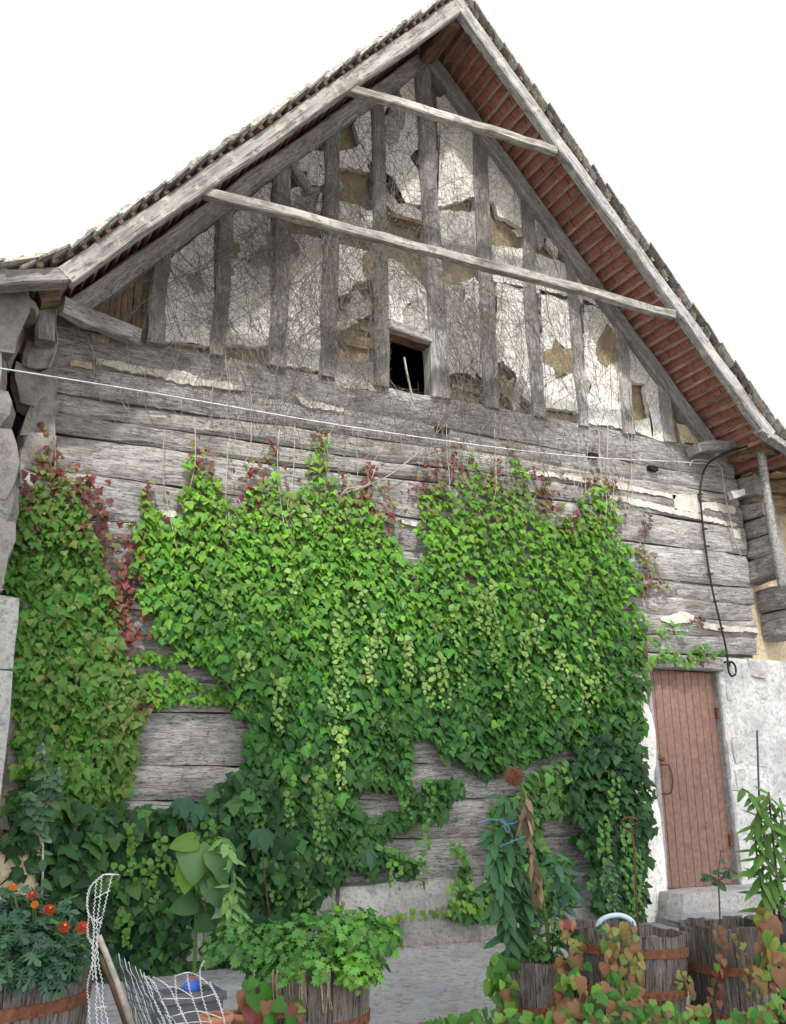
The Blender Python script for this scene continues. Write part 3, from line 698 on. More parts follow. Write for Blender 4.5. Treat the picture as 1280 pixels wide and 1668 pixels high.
def leaves(parent, pos, nrm, tip, size, col, sh, maxobj=300, mass='foliage', name='leaf', asp=1.):
    pos = np.asarray(pos, float); nrm = np.asarray(nrm, float); tip = np.asarray(tip, float); size = np.asarray(size, float); col = np.asarray(col, float)
    s, t, n = frames(nrm, tip)
    app = size/np.linalg.norm(pos-CAM, axis=1); order = np.argsort(-app)
    io, im = order[:maxobj], order[maxobj:]
    if len(io):
        K = min(20, len(io)); pick = npr.choice(io, K, replace=False); ms = [leaf_mesh(name, sh, col[k]) for k in pick]
        for k in io:
            d = ((col[pick]-col[k])**2).sum(1); j = int(np.argmin(d+npr.random(K)*.0008))
            a = size[k]; m = Matrix(((s[k][0]*a*asp, t[k][0]*a, n[k][0]*a, pos[k][0]), (s[k][1]*a*asp, t[k][1]*a, n[k][1]*a, pos[k][1]), (s[k][2]*a*asp, t[k][2]*a, n[k][2]*a, pos[k][2]), (0, 0, 0, 1)))
            link(name, ms[j], None, parent, m)
    if len(im):
        v, f = SH[sh]; nv = len(v); wob = 1+npr.normal(0, .10, (len(im), 1, 1))
        S, T, Nn = s[im][:, None], t[im][:, None], n[im][:, None]
        curl = npr.uniform(.3, 1.8, (len(im), 1, 1))
        V = pos[im][:, None]+size[im][:, None, None]*(S*v[None, :, 0:1]*asp*wob+T*v[None, :, 1:2]+Nn*v[None, :, 2:3]*curl)
        V = V.reshape(-1, 3); F = (np.array(f)[None]+(np.arange(len(im))*nv)[:, None, None]).reshape(-1, 3)
        me = bpy.data.meshes.new(mass); me.vertices.add(len(V)); me.vertices.foreach_set('co', V.ravel())
        me.loops.add(F.size); me.loops.foreach_set('vertex_index', F.ravel().astype(np.int32))
        me.polygons.add(len(F)); me.polygons.foreach_set('loop_start', np.arange(0, F.size, 3, dtype=np.int32)); me.polygons.foreach_set('loop_total', np.full(len(F), 3, np.int32))
        me.update(calc_edges=True); me.polygons.foreach_set('use_smooth', [True]*len(F))
        at = me.attributes.new('leafcol', 'FLOAT_COLOR', 'POINT'); at.data.foreach_set('color', np.repeat(np.c_[col[im], np.ones(len(im))], nv, 0).ravel())
        me.materials.append(M['leaf']); link(mass, me, None, parent, None, 'stuff')
def pip(poly, P):
    P = np.asarray(P, float); x, y = P[:, 0], P[:, 1]; r = np.zeros(len(P), bool); n = len(poly)
    for i in range(n):
        (x0, y0), (x1, y1) = poly[i], poly[(i+1) % n]
        c = ((y0 > y) != (y1 > y)) & (x < (x1-x0)*(y-y0)/((y1-y0) if y1 != y0 else 1e-9)+x0); r ^= c
    return r
def scatter(poly, sp, holes=(), jig=.9):
    a = np.array(poly); x0, y0 = a.min(0); x1, y1 = a.max(0)
    gx, gy = np.meshgrid(np.arange(x0, x1, sp), np.arange(y0, y1, sp)); P = np.stack([gx.ravel(), gy.ravel()], 1)+npr.uniform(-jig*sp, jig*sp, (gx.size, 2))
    edge = 6*np.sin(P[:, ::-1]/9.)                                     # ragged border
    m = pip(poly, P+edge)
    for h in holes: m &= ~pip(h, P+edge*.6)
    return P[m]
def chain(u0, v0, u1, v1, n, wob=3.):
    k = np.linspace(0, 1, n); ph = npr.uniform(0, 6)
    return np.stack([u0+(u1-u0)*k+wob*np.sin(k*5+ph)+npr.normal(0, 2.2, n), v0+(v1-v0)*k+npr.normal(0, 1.5, n)], 1)
def cmix(a, b, k): k = np.asarray(k)[:, None]; return np.array(a)[None]*(1-k)+np.array(b)[None]*k
def cvar(c, s=.16):
    return np.clip(c*(1+npr.normal(0, s, (len(c), 1)))*(1+npr.normal(0, .06, c.shape)), .004, .9)
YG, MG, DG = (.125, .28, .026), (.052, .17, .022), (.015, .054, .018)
OL, RD, BR, PY = (.15, .18, .045), (.15, .028, .03), (.13, .075, .05), (.24, .34, .10)
def wall_set(px, y, size, col, tilt=(.0, .7), roll=.36):
    """leaves hanging on the wall like shingles"""
    n = len(px); P, t = Wn(px, y)
    a = npr.uniform(*tilt, n); az = npr.normal(0, .42, n)
    nrm = np.stack([np.sin(az)*np.cos(a), -np.cos(az)*np.cos(a), np.sin(a)], 1)
    r = npr.normal(0, roll, n); tip = np.stack([np.sin(r), -.1*np.ones(n), -np.cos(r)], 1)
    return [P, nrm, tip, np.broadcast_to(size, n).copy(), col]
def cat(L): return [np.concatenate([l[k] for l in L]) for k in range(5)]
def lump(px): return .5+.5*np.sin(px[:, 0]/37+1.3*np.sin(px[:, 1]/53))*np.sin(px[:, 1]/41+px[:, 0]/91)

def stream(px):                                        # hanging curtains: ridges that run down the wall
    x = px[:, 0]+9*np.sin(px[:, 1]/60); return np.clip(.5+.32*np.sin(x/13.)+.3*np.sin(x/29.+1.7+np.sin(px[:, 1]/90)), 0, 1)
# --- the great creeper over the middle of the wall
POLY = [(216, 905), (228, 850), (232, 800), (250, 812), (262, 850), (296, 840), (298, 770), (318, 738), (340, 755), (352, 790), (372, 815), (392, 828), (410, 800), (428, 770), (446, 768), (456, 800), (488, 800), (498, 770),
        (512, 715), (530, 712), (538, 760), (556, 800), (580, 800), (600, 800), (618, 838), (640, 880), (656, 905), (690, 912), (682, 870), (680, 815), (708, 790), (740, 790), (764, 762), (770, 728), (786, 735), (792, 775), (815, 800),
        (832, 770), (836, 735), (850, 745), (860, 790), (878, 830), (905, 850), (935, 840), (945, 806), (962, 795), (990, 790), (1006, 805), (1012, 870), (1026, 905), (1044, 930), (1040, 985), (1052, 1015), (1046, 1060), (1056, 1100), (1048, 1160), (1052, 1210),
        (1030, 1260), (1000, 1240), (930, 1215), (905, 1225), (880, 1222), (850, 1248), (800, 1262), (760, 1245), (716, 1225), (712, 1200), (668, 1212), (662, 1240), (668, 1290), (620, 1285), (590, 1270), (578, 1300), (596, 1325), (640, 1322), (675, 1300), (700, 1270), (740, 1260), (748, 1290), (720, 1330), (690, 1335), (660, 1330), (635, 1360), (620, 1390), (660, 1396), (685, 1402), (680, 1418), (620, 1412), (570, 1415), (548, 1430), (500, 1480), (440, 1500), (400, 1480), (365, 1400), (362, 1318), (392, 1250), (412, 1190), (384, 1150), (362, 1105), (322, 1062), (262, 1040), (238, 990), (222, 950)]
HOLES = [[(755, 930), (775, 930), (776, 948), (752, 948)], [(560, 1290), (640, 1282), (676, 1292), (650, 1325), (596, 1328)], [(666, 1205), (712, 1196), (712, 1228), (690, 1240), (672, 1230)]]
creeper = thing('climbing_creeper', 'bright green creeper covering the middle of the log wall with bare twigs above', 'creeper', (3.8, -.1, 0))
def main_col(px):  # younger leaves yellow-green on top; shade of the lower wall painted into the green
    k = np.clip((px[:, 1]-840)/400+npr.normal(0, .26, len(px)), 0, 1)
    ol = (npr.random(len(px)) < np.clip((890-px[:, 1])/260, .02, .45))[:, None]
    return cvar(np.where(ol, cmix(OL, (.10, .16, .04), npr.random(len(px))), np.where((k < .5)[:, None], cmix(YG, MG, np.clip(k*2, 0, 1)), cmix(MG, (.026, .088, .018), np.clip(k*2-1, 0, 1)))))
sets = []
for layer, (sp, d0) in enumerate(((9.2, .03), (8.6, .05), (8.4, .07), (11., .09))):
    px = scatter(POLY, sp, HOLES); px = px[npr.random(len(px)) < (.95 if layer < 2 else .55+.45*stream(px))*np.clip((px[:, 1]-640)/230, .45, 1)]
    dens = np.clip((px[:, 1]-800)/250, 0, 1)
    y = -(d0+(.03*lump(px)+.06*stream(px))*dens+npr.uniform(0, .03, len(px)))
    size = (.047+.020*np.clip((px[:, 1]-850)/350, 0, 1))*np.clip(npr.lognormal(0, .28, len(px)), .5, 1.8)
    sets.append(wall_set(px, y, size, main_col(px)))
# side arms
for poly in ([(215, 1066), (260, 1058), (330, 1062), (350, 1082), (300, 1080), (215, 1084)], [(212, 1112), (260, 1092), (300, 1096), (330, 1112), (362, 1118), (380, 1146), (330, 1140), (250, 1152), (212, 1140)],
             [(1040, 1030), (1080, 1020), (1120, 1008), (1128, 1018), (1090, 1040), (1050, 1056)], [(1048, 1060), (1100, 1060), (1150, 1052), (1175, 1056), (1150, 1074), (1100, 1086), (1050, 1086)]):
    for sp in (9., 10.):
        px = scatter(poly, sp); n = len(px); sets.append(wall_set(px, -(.06+npr.uniform(0, .03, n)), .058*npr.uniform(.7, 1.2, n), cvar(cmix(YG, MG, npr.uniform(.1, .9, n)))))
# red and olive young growth at the tips
for (u, v, su, sv, n, k) in [(322, 740, 10, 14, 16, .8), (418, 775, 8, 14, 22, .95), (408, 815, 12, 14, 30, .6), (445, 745, 6, 18, 14, .6), (520, 706, 8, 10, 12, .5), (560, 790, 12, 14, 18, .6), (597, 770, 9, 16, 30, .95), (605, 815, 12, 14, 34, .6), (632, 840, 8, 14, 18, .8), (690, 790, 9, 18, 26, .8), (715, 775, 14, 16, 34, .7), (745, 760, 12, 14, 26, .8), (806, 775, 9, 18, 26, .8), (842, 730, 7, 10, 12, .5),
                           (880, 790, 9, 18, 24, .9), (892, 820, 12, 14, 34, .65), (930, 850, 8, 14, 26, .95), (922, 870, 12, 12, 26, .55), (962, 780, 8, 16, 20, .6), (995, 790, 8, 18, 22, .7), (1055, 860, 4, 14, 14, .9), (1048, 900, 7, 16, 20, .45), (1062, 935, 10, 8, 18, .5), (1075, 950, 12, 6, 16, .5), (1045, 955, 10, 8, 14, .8), (240, 795, 6, 10, 10, .8), (222, 880, 12, 16, 24, .75), (1140, 1008, 7, 4, 8, .7), (1135, 1070, 14, 6, 16, .4), (1044, 1080, 5, 24, 24, .75)]:
    px = np.stack([npr.normal(u, su, n), npr.normal(v, sv, n)], 1); r = npr.random(n) < k
    col = np.where(r[:, None], cmix(RD, BR, npr.random(n)), cmix(OL, BR, npr.random(n)*.6)); sets.append(wall_set(px, -(.05+npr.uniform(0, .03, n)), .052*npr.uniform(.6, 1.15, n), cvar(col)))
for (poly, sp) in (([(300, 735), (450, 745), (520, 705), (620, 770), (690, 780), (780, 725), (850, 735), (960, 775), (1010, 800), (1070, 900), (1060, 960), (1020, 900), (900, 850), (700, 830), (640, 870), (520, 800), (380, 830), (300, 800)], 17.), ([(205, 850), (250, 800), (300, 780), (300, 830), (240, 900), (215, 920)], 15.)):
    px = scatter(poly, sp); n = len(px); r = npr.random(n) < .6
    sets.append(wall_set(px, -(.05+npr.uniform(0, .03, n)), .04*npr.uniform(.6, 1.2, n), cvar(np.where(r[:, None], cmix(RD, BR, npr.random(n)), cmix(OL, MG, npr.random(n))))))
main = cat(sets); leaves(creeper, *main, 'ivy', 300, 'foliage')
# pale hanging shoots
sets = []
for (u0, v0, u1, v1) in [(550, 985, 560, 1160), (556, 1040, 548, 1130), (616, 1000, 624, 1070), (664, 1240, 662, 1330), (742, 985, 752, 1120), (790, 970, 815, 1075), (806, 940, 800, 1090), (776, 960, 792, 1040), (836, 1090, 832, 1150), (870, 1000, 882, 1060), (400, 1060, 402, 1100), (476, 930, 480, 965), (540, 1120, 545, 1180), (585, 950, 590, 990), (500, 830, 510, 860), (520, 1250, 522, 1400), (548, 1180, 560, 1280), (532, 1290, 530, 1420), (692, 1330, 690, 1438), (700, 1270, 698, 1340), (746, 1370, 765, 1460), (490, 1390, 492, 1480), (260, 1360, 262, 1420), (212, 1340, 216, 1430), (240, 1400, 246, 1470), (200, 1480, 206, 1540), (290, 1400, 288, 1460), (420, 1300, 424, 1380), (450, 1400, 448, 1470), (470, 1260, 474, 1340), (180, 1400, 184, 1450), (340, 1330, 344, 1380), (985, 1330, 990, 1480), (1020, 1340, 1028, 1490), (1000, 1260, 1004, 1330), (1035, 1380, 1040, 1490), (600, 1040, 606, 1120), (450, 1100, 456, 1190), (660, 1030, 666, 1110), (720, 1060, 724, 1150), (370, 960, 374, 1010), (850, 1030, 858, 1110), (915, 1060, 918, 1150), (950, 1090, 955, 1160), (972, 1100, 968, 1150), (962, 1040, 985, 1120), (890, 1100, 905, 1160), (640, 1400, 645, 1445), (700, 1090, 695, 1150), (625, 1380, 690, 1405)]:
    n = max(8, int(math.hypot(u1-u0, v1-v0)/3.2)); px = chain(u0, v0, u1, v1, n); px[:, 0] += np.where(np.arange(n) % 2, 4.5, -4.5)
    pale = npr.uniform(.1, .75) if v0 < 1200 else npr.uniform(0, .15)  # low shoots less pale: the shade down there is in their colour
    sets.append(wall_set(px, -((.17 if v0 < 1225 or 520 < u0 < 930 else .33)+npr.uniform(0, .03, n)), np.linspace(.052, .03, n), cvar(cmix((.11, .24, .04) if v0 < 1200 else (.07, .18, .03), PY, np.full(n, pale)), .15), roll=.8))
leaves(creeper, *cat(sets), 'young', 0, 'hanging_shoots')
# stray sprigs low on the stone base
# --- bare twigs in the gable
def inside(x, z): return not (3.33 < x < 3.80 and 4.44 < z < 5.03 and rng.random() < .93) and .62 < x < 7.0 and z < min(RL[0]*x+RL[1], RR[0]*x+RR[1])-.22 and z > 3.2
def twig(x, z, ang, L, y, wild=.16, step=.07):
    P = [(x, y, z)]; k = 0; cv = rng.uniform(-.05, .05); yy = y
    while k < L:
        ang += rng.gauss(cv, wild); ang *= .985
        x += math.sin(ang)*step; z += math.cos(ang)*step; yy = min(-.04, max(-.17, yy+rng.uniform(-.012, .012)))
        if not inside(x, z): break
        P.append((x, yy, z)); k += step
    return P
tw = []
rt = rng
for k in range(1300):
    x = min(max(rt.gauss(3.1, 1.45), .8), 6.5); z = rt.uniform(3.75, 5.3) if rt.random() < .7 else rt.uniform(5., 7.2)
    if not inside(x, z): continue
    P = twig(x, z, rt.gauss(0, .45), rt.uniform(.6, 2.3), rt.uniform(-.14, -.05))
    if len(P) > 3: tw.append((P, rt.choice([.0013, .0016, .002, .0025, .0035])))
    for b in range(rt.randint(1, 3)):
        if len(P) > 6:
            q = P[rt.randrange(2, len(P)-1)]; B = twig(q[0], q[2], rt.choice([-1, 1])*rt.uniform(.5, 1.7), rt.uniform(.25, .9), q[1], .22, .05)
            if len(B) > 2: tw.append((B, rt.choice([.0011, .0014])))
for k in range(420):                                   # tangled short bits
    x = rt.gauss(3.2, 1.3); z = rt.uniform(4.3, 7.)
    if inside(x, z):
        B = twig(x, z, rt.uniform(-3, 3), rt.uniform(.2, .7), rt.uniform(-.14, -.05), .35, .045)
        if len(B) > 3: tw.append((B, .0013))
tubes('bare_twigs', tw, .003, M['vine_bark'], creeper, n=3, kind='stuff')
tl = []
for (pts, r) in [([(612, 760), (598, 790), (560, 800), (545, 850), (528, 890)], .006), ([(690, 730), (640, 770), (600, 790), (555, 805)], .006), ([(455, 700), (452, 760), (462, 850), (480, 890)], .005), ([(480, 690), (478, 770), (470, 840), (515, 895)], .004), ([(727, 690), (728, 735), (732, 780), (728, 815)], .005), ([(990, 690), (990, 760), (1000, 790), (992, 850)], .006), ([(975, 700), (980, 790), (988, 810), (985, 860)], .005), ([(940, 690), (945, 770), (952, 840)], .004), ([(317, 680), (318, 750), (308, 800)], .005), ([(88, 690), (90, 740), (85, 820), (72, 900)], .006), ([(268, 700), (266, 780), (285, 880), (290, 905)], .004), ([(372, 720), (368, 800), (370, 890)], .004), ([(805, 700), (808, 790), (800, 830)], .004), ([(1030, 680), (1028, 780), (1034, 840)], .004), ([(95, 470), (90, 520), (93, 560), (80, 600)], .010), ([(60, 470), (52, 500), (55, 540)], .007), ([(150, 560), (160, 640), (190, 690)], .004), ([(130, 520), (165, 600), (215, 680)], .004)]:
    tl.append((smooth_path([W(u, v, -.09) for u, v in pts], 5), r))
for k in range(120):                                   # dead ends hanging down over the top logs
    x = rt.uniform(1.0, 6.4); z = rt.uniform(3.9, 4.5); B = []; a = rt.gauss(0, .3)
    for q in range(rt.randint(4, 12)): B.append((x, -.09+rt.uniform(-.01, .01), z)); a += rt.gauss(0, .2); x += math.sin(a)*.06; z -= math.cos(a)*.06
    tl.append((B, rt.choice([.002, .0025, .0035])))
tubes('old_stems', tl, .004, M['pale_bark'], creeper, n=4, kind='stuff')

# --- the creeper on the left corner
LP = [(8, 865), (30, 830), (60, 815), (80, 800), (100, 800), (118, 830), (150, 860), (165, 900), (178, 950), (192, 1010), (196, 1060), (226, 1095), (232, 1120), (222, 1160), (236, 1190), (222, 1215), (218, 1260), (196, 1300), (130, 1320), (60, 1310), (30, 1260), (24, 1180), (26, 1080), (22, 1000), (4, 940)]
lc = thing('corner_creeper', 'olive and green creeper with red tips on the left end of the wall', 'creeper', (.9, -.1, 0))
sets = []
for sp, d0 in ((9., .05), (8.5, .08), (9., .10)):
    px = scatter(LP, sp, [[(106, 1098), (124, 1096), (126, 1122), (110, 1124)]]); n = len(px); px = px[npr.random(n) < .93]; n = len(px)
    k = np.clip(npr.normal(.05, .25, n)+np.where(px[:, 1] < 900, .35, 0)+np.where((px[:, 0] > 165), .35, 0), 0, 1)
    sets.append(wall_set(px, -(d0+.10*lump(px)+npr.uniform(0, .03, n)), (.054*np.clip(npr.lognormal(0, .28, n), .5, 1.8)), cvar(cmix((.062, .185, .024), OL, k), .2), roll=.45))
for (u, v, su, sv, n, k) in [(70, 720, 4, 22, 16, .9), (75, 770, 8, 20, 26, .8), (92, 800, 16, 20, 40, .6), (50, 790, 12, 14, 22, .95), (130, 800, 12, 22, 30, .9), (152, 890, 12, 20, 34, .85), (165, 860, 12, 22, 22, .9), (205, 940, 14, 22, 34, .95), (196, 1000, 9, 24, 44, .9), (212, 1040, 12, 16, 24, .8), (190, 970, 10, 20, 30, .7), (12, 900, 12, 30, 36, .9), (20, 960, 10, 20, 24, .6), (160, 820, 10, 20, 14, .9), (230, 1140, 8, 14, 14, .5), (225, 1170, 10, 14, 14, .3)]:
    px = np.stack([npr.normal(u, su, n), npr.normal(v, sv, n)], 1); r = npr.random(n) < k
    col = np.where(r[:, None], cmix(RD, BR, npr.random(n)*.8), cmix(OL, BR, npr.random(n)*.6)); sets.append(wall_set(px, -(.07+npr.uniform(0, .05, n)), .058*npr.uniform(.6, 1.15, n), cvar(col)))
px = scatter([(55, 700), (85, 700), (150, 790), (200, 850), (240, 930), (235, 1060), (195, 1050), (170, 900), (120, 820), (60, 800)], 13.); n = len(px); sets.append(wall_set(px, -(.06+npr.uniform(0, .04, n)), .045*npr.uniform(.6, 1.2, n), cvar(cmix(RD, OL, np.clip(npr.normal(.25, .35, n), 0, 1)))))
for sp in (10., 11., 12.):
    px = scatter([(10, 880), (34, 810), (56, 790), (66, 735), (78, 720), (86, 760), (104, 775), (130, 815), (160, 870), (150, 900), (60, 890)], sp); n = len(px); k = np.clip((px[:, 1]-720)/150+npr.normal(0, .3, n), 0, 1); sets.append(wall_set(px, -(.17+npr.uniform(0, .05, n)), .048*npr.uniform(.6, 1.25, n), cvar(np.where((npr.random(n) < .55*(1-k)+.12)[:, None], cmix(RD, BR, npr.random(n)), cmix(OL, (.07, .18, .025), k)))))
px = scatter(LP, 24.); n = len(px); sets.append(wall_set(px, -(.17+npr.uniform(0, .06, n)), .055*npr.uniform(.6, 1.2, n), cvar(cmix(MG, OL, npr.random(n)))))
leaves(lc, *cat(sets), 'ivy', 300, 'foliage')
tubes('stem', [smooth_path([W(75, 700, -.06), W(78, 800, -.07), W(70, 950, -.08), W(90, 1150, -.08), (.8, -.1, .0)])], .012, M['pale_bark'], lc)

# --- dark old ivy along the foot of the wall
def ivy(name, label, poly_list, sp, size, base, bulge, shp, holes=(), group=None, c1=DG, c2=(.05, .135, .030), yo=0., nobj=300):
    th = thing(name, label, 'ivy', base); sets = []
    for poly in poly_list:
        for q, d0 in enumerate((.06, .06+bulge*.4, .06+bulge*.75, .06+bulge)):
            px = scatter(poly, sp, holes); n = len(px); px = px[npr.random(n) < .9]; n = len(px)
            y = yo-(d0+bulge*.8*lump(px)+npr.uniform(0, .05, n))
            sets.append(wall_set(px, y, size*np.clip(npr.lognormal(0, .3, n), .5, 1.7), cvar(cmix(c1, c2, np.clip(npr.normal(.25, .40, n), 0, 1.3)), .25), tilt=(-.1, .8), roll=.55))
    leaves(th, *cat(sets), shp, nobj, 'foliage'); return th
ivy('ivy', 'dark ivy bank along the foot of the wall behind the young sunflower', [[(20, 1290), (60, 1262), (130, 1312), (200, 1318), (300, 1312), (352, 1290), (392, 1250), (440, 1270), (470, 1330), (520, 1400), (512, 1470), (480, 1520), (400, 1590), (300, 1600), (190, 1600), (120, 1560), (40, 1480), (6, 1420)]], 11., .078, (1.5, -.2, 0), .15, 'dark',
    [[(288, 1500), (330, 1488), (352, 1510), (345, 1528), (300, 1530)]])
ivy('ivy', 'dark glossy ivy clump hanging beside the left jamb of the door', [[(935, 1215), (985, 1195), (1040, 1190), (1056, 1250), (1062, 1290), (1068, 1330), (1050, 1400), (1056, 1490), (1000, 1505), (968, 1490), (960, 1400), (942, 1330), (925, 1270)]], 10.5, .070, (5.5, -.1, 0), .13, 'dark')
ivy('ivy', 'thin green ivy trails over the lower logs behind the dried sunflower', [[(790, 1330), (815, 1300), (840, 1290), (900, 1235), (928, 1250), (940, 1300), (935, 1380), (940, 1460), (900, 1500), (850, 1500), (790, 1500), (760, 1470), (742, 1460), (770, 1440), (800, 1420), (800, 1350)], [(740, 1380), (756, 1380), (772, 1440), (790, 1490), (740, 1500), (735, 1470), (755, 1440)]], 11., .062, (4.4, -.1, 0), .08, 'ivy', [[(880, 1330), (930, 1320), (935, 1400), (890, 1390)], [(760, 1390), (800, 1395), (796, 1440), (775, 1440)]], c1=(.045, .12, .03), c2=(.10, .21, .04))
for lab, chs in [('yellow-green shoots creeping low along the grey stone base', [(560, 1505, 640, 1490, 24, .3), (640, 1490, 730, 1485, 26, .4), (735, 1480, 790, 1470, 40, .25), (740, 1465, 790, 1490, 40, .25), (730, 1445, 800, 1440, 26, .4), (550, 1470, 552, 1500, 14, .1)])]:
    th = thing('creeping_shoots', lab, 'creeper', W(680, 1495, -.1)); sets = []
    for (u0, v0, u1, v1, n, k) in chs:
        px = chain(u0, v0, u1, v1, n, 4); px += npr.normal(0, 4, px.shape); sets.append(wall_set(px, -(.18+npr.uniform(0, .05, n)), .05*npr.uniform(.6, 1.2, n), cvar(cmix(YG, OL, np.clip(npr.normal(k, .3, n), 0, 1)))))
    leaves(th, *cat(sets), 'young', 300)

# ------------------------------------------------------------------ unseen trees, added behind the viewer to shade the foot of the wall
def tree(label, x, y, zt, rx, rz, seed):
    r = np.random.default_rng(seed); th = thing('shade_tree', label, 'tree', (x, y, -.5))
    zc = zt-rz; pts = smooth_path([(x, y, -.5), (x+.1, y, 1.5), (x-.1, y+.1, 3.), (x+.1, y, zc)], 4)
    tubes('trunk', [pts], .30, M['bark_trunk'], th, n=9, r1=.10)
    br = []
    for k in range(9):
        a = r.uniform(0, 6.28); z0 = r.uniform(2.8, zc); br.append(smooth_path([(x, y, z0), (x+math.cos(a)*rx*.4, y+math.sin(a)*rx*.4, z0+1.), (x+math.cos(a)*rx*.8, y+math.sin(a)*rx*.8, z0+2.2)], 3))
    tubes('limb', br, .08, M['bark_trunk'], th, n=6, r1=.02)
    n = 5200; cl = r.normal(0, 1, (90, 3)); cl /= np.linalg.norm(cl, axis=1, keepdims=True); cl *= r.uniform(.45, .95, (90, 1))
    c = cl[r.integers(0, 90, n)]+r.normal(0, .13, (n, 3)); P = np.array([x, y, zc])+c*np.array([rx, rx*.85, rz])
    nr = r.normal(0, 1, (n, 3))+np.array([0, 0, .8]); tp = r.normal(0, 1, (n, 3))
    leaves(th, P, nr, tp, r.uniform(.26, .42, n), cvar(cmix(DG, MG, r.random(n))), 'oval', 0, 'crown')
tree('tall unseen tree added for shade behind the viewer, nearer the gate post side', -2.6, -10.4, 16.4, 3.4, 5.4, 1)
tree('broad unseen tree added for shade behind the viewer, opposite the barn door', 2.8, -11.0, 17.0, 3.9, 5.8, 2)

# ------------------------------------------------------------------ tubs
def barrel(label, u, v, t, R, taper=.84, nst=18, hoops=(.22, .72), seed=1, lean=(0, 0), soil_drop=.07, ragged=.012, group='wooden half-barrel planters'):
    c = AT(u, v, t); zb = gz(c.y)-.015; H = c.z-zb; r = random.Random(seed)
    th = thing('barrel_planter', label, 'planter', (c.x, c.y, zb), group)
    base = th.matrix_world.copy(); rot = Matrix.Rotation(lean[0], 4, 'X')@Matrix.Rotation(lean[1], 4, 'Y')
    Rb = R*taper; dw = 2*math.pi/nst
    def ring(h): return Rb+(R-Rb)*h/H+.02*R*math.sin(math.pi*h/H)
    for k in range(nst):
        a0 = dw*(k+.015); a1 = dw*(k+.985); top = H+r.uniform(-ragged, ragged*.7); off = r.uniform(-.004, .004); vv = []; ff = []
        hs = [0, top*.33, top*.66, top]
        for h in hs:
            for a in (a0, (a0+a1)/2, a1):
                for th_ in (0, -.026): 
                    q = ring(h)+off+th_+(.003 if a == (a0+a1)/2 else 0); vv.append((q*math.cos(a), q*math.sin(a), h+(r.uniform(-.006, .006) if h == top else 0)))
        for i in range(3):
            b = i*6
            for (p, q) in ((0, 2), (2, 4)): ff.append((b+p, b+q, b+q+6, b+p+6)); ff.append((b+q+1, b+p+1, b+p+7, b+q+7))
            ff.append((b+4, b+5, b+11, b+10)); ff.append((b+1, b, b+6, b+7))
        ff += [(18, 20, 21, 19), (20, 22, 23, 21)]
        # local X along the stave so that the grain runs with it
        am = (a0+a1)/2; Q = Matrix(((0, -math.sin(am), math.cos(am)), (0, math.cos(am), math.sin(am)), (1, 0, 0))).to_4x4()
        Qi = Q.inverted(); me = mesh('stave', [Qi@Vector(p) for p in vv], ff); me.materials.append(M['stave_wood'])
        link('stave', me, None, th, base@rot@Q)
    for hf in hoops:
        vv = []; ff = []; m = 40; h0 = H*hf
        for k in range(m):
            a = 2*math.pi*k/m
            for (dh, dr) in ((0, .004), (.042, .004), (.042, .009), (0, .009)): q = ring(h0+dh)+dr; vv.append((q*math.cos(a), q*math.sin(a), h0+dh))
        for k in range(m):
            for j in range(4): ff.append((k*4+j, ((k+1) % m)*4+j, ((k+1) % m)*4+(j+1) % 4, k*4+(j+1) % 4))
        me = mesh('hoop', vv, ff, False); me.materials.append(M['hoop_rust']); link('hoop', me, None, th, base@rot)
    vv = [(0, 0, H-soil_drop+.02)]; m = 24; ff = []
    for k in range(m): a = 2*math.pi*k/m; q = ring(H-soil_drop)-.028; vv.append((q*math.cos(a), q*math.sin(a), H-soil_drop+r.uniform(-.012, .012)))
    for k in range(m): ff.append((0, 1+k, 1+(k+1) % m))
    me = mesh('soil', vv, ff, True); me.materials.append(M['earth']); link('soil', me, None, th, base@rot)
    return th, c, H
b1, c1, H1 = barrel('large half barrel with rusty hoop planted with red marigolds', -4, 1556, 3.57, .35, seed=1, nst=16, hoops=(.25, .74))
b2, c2, H2 = barrel('half barrel overflowing with bright green parsley', 503, 1572, 4.1, .27, seed=2, nst=16, hoops=(.2, .55))
b3, c3, H3 = barrel('small half barrel holding lilies and the dried sunflower', 866, 1561, 4.75, .180, seed=3, nst=12, hoops=(.40,), ragged=.008)
b4, c4, H4 = barrel('half barrel with pale blue hose and rusty stake standing in it', 1012, 1512, 4.83, .30, seed=4, nst=16, hoops=(.45, .80), lean=(.0, .06), soil_drop=.10)
b5, c5, H5 = barrel('half barrel holding the rose sapling in front of the door step', 1184, 1503, 5.1, .255, seed=5, nst=14, hoops=(.12, .56), soil_drop=.10)
# dark pot at the right
def pot(name, label, cat, c, R, H, taper, mat, rim=.02, group=None):
    th = thing(name, label, cat, (c.x, c.y, c.z-H), group); m = 28; z0 = c.z-H
    prof = [(0, 0), (R*taper, 0), (R*.97, H*.80), (R+rim, H*.80), (R+rim, H), (R-.012, H), (R*.95, H*.85), (R*.93, H*.84), (0, H*.83)]
    v = []; f = []
    for (q, h) in prof:
        for k in range(m): a = 2*math.pi*k/m; v.append((c.x+q*math.cos(a), c.y+q*math.sin(a), z0+h))
    for i in range(len(prof)-2):
        for k in range(m): f.append((i*m+k, i*m+(k+1) % m, (i+1)*m+(k+1) % m, (i+1)*m+k))
    obj('pot_body', v, f, mat, th, True)
    i = len(prof)-2; vs = [v[i*m+k] for k in range(m)]; obj('soil', vs, [tuple(range(m))], M['earth'], th)
    return th
c6 = AT(1272, 1496, 5.05); pot('plant_pot', 'dark plastic pot holding the tall willow-leaved peach sapling', 'pot', c6, .17, c6.z-gz(c6.y), .8, M['dark_plastic'])
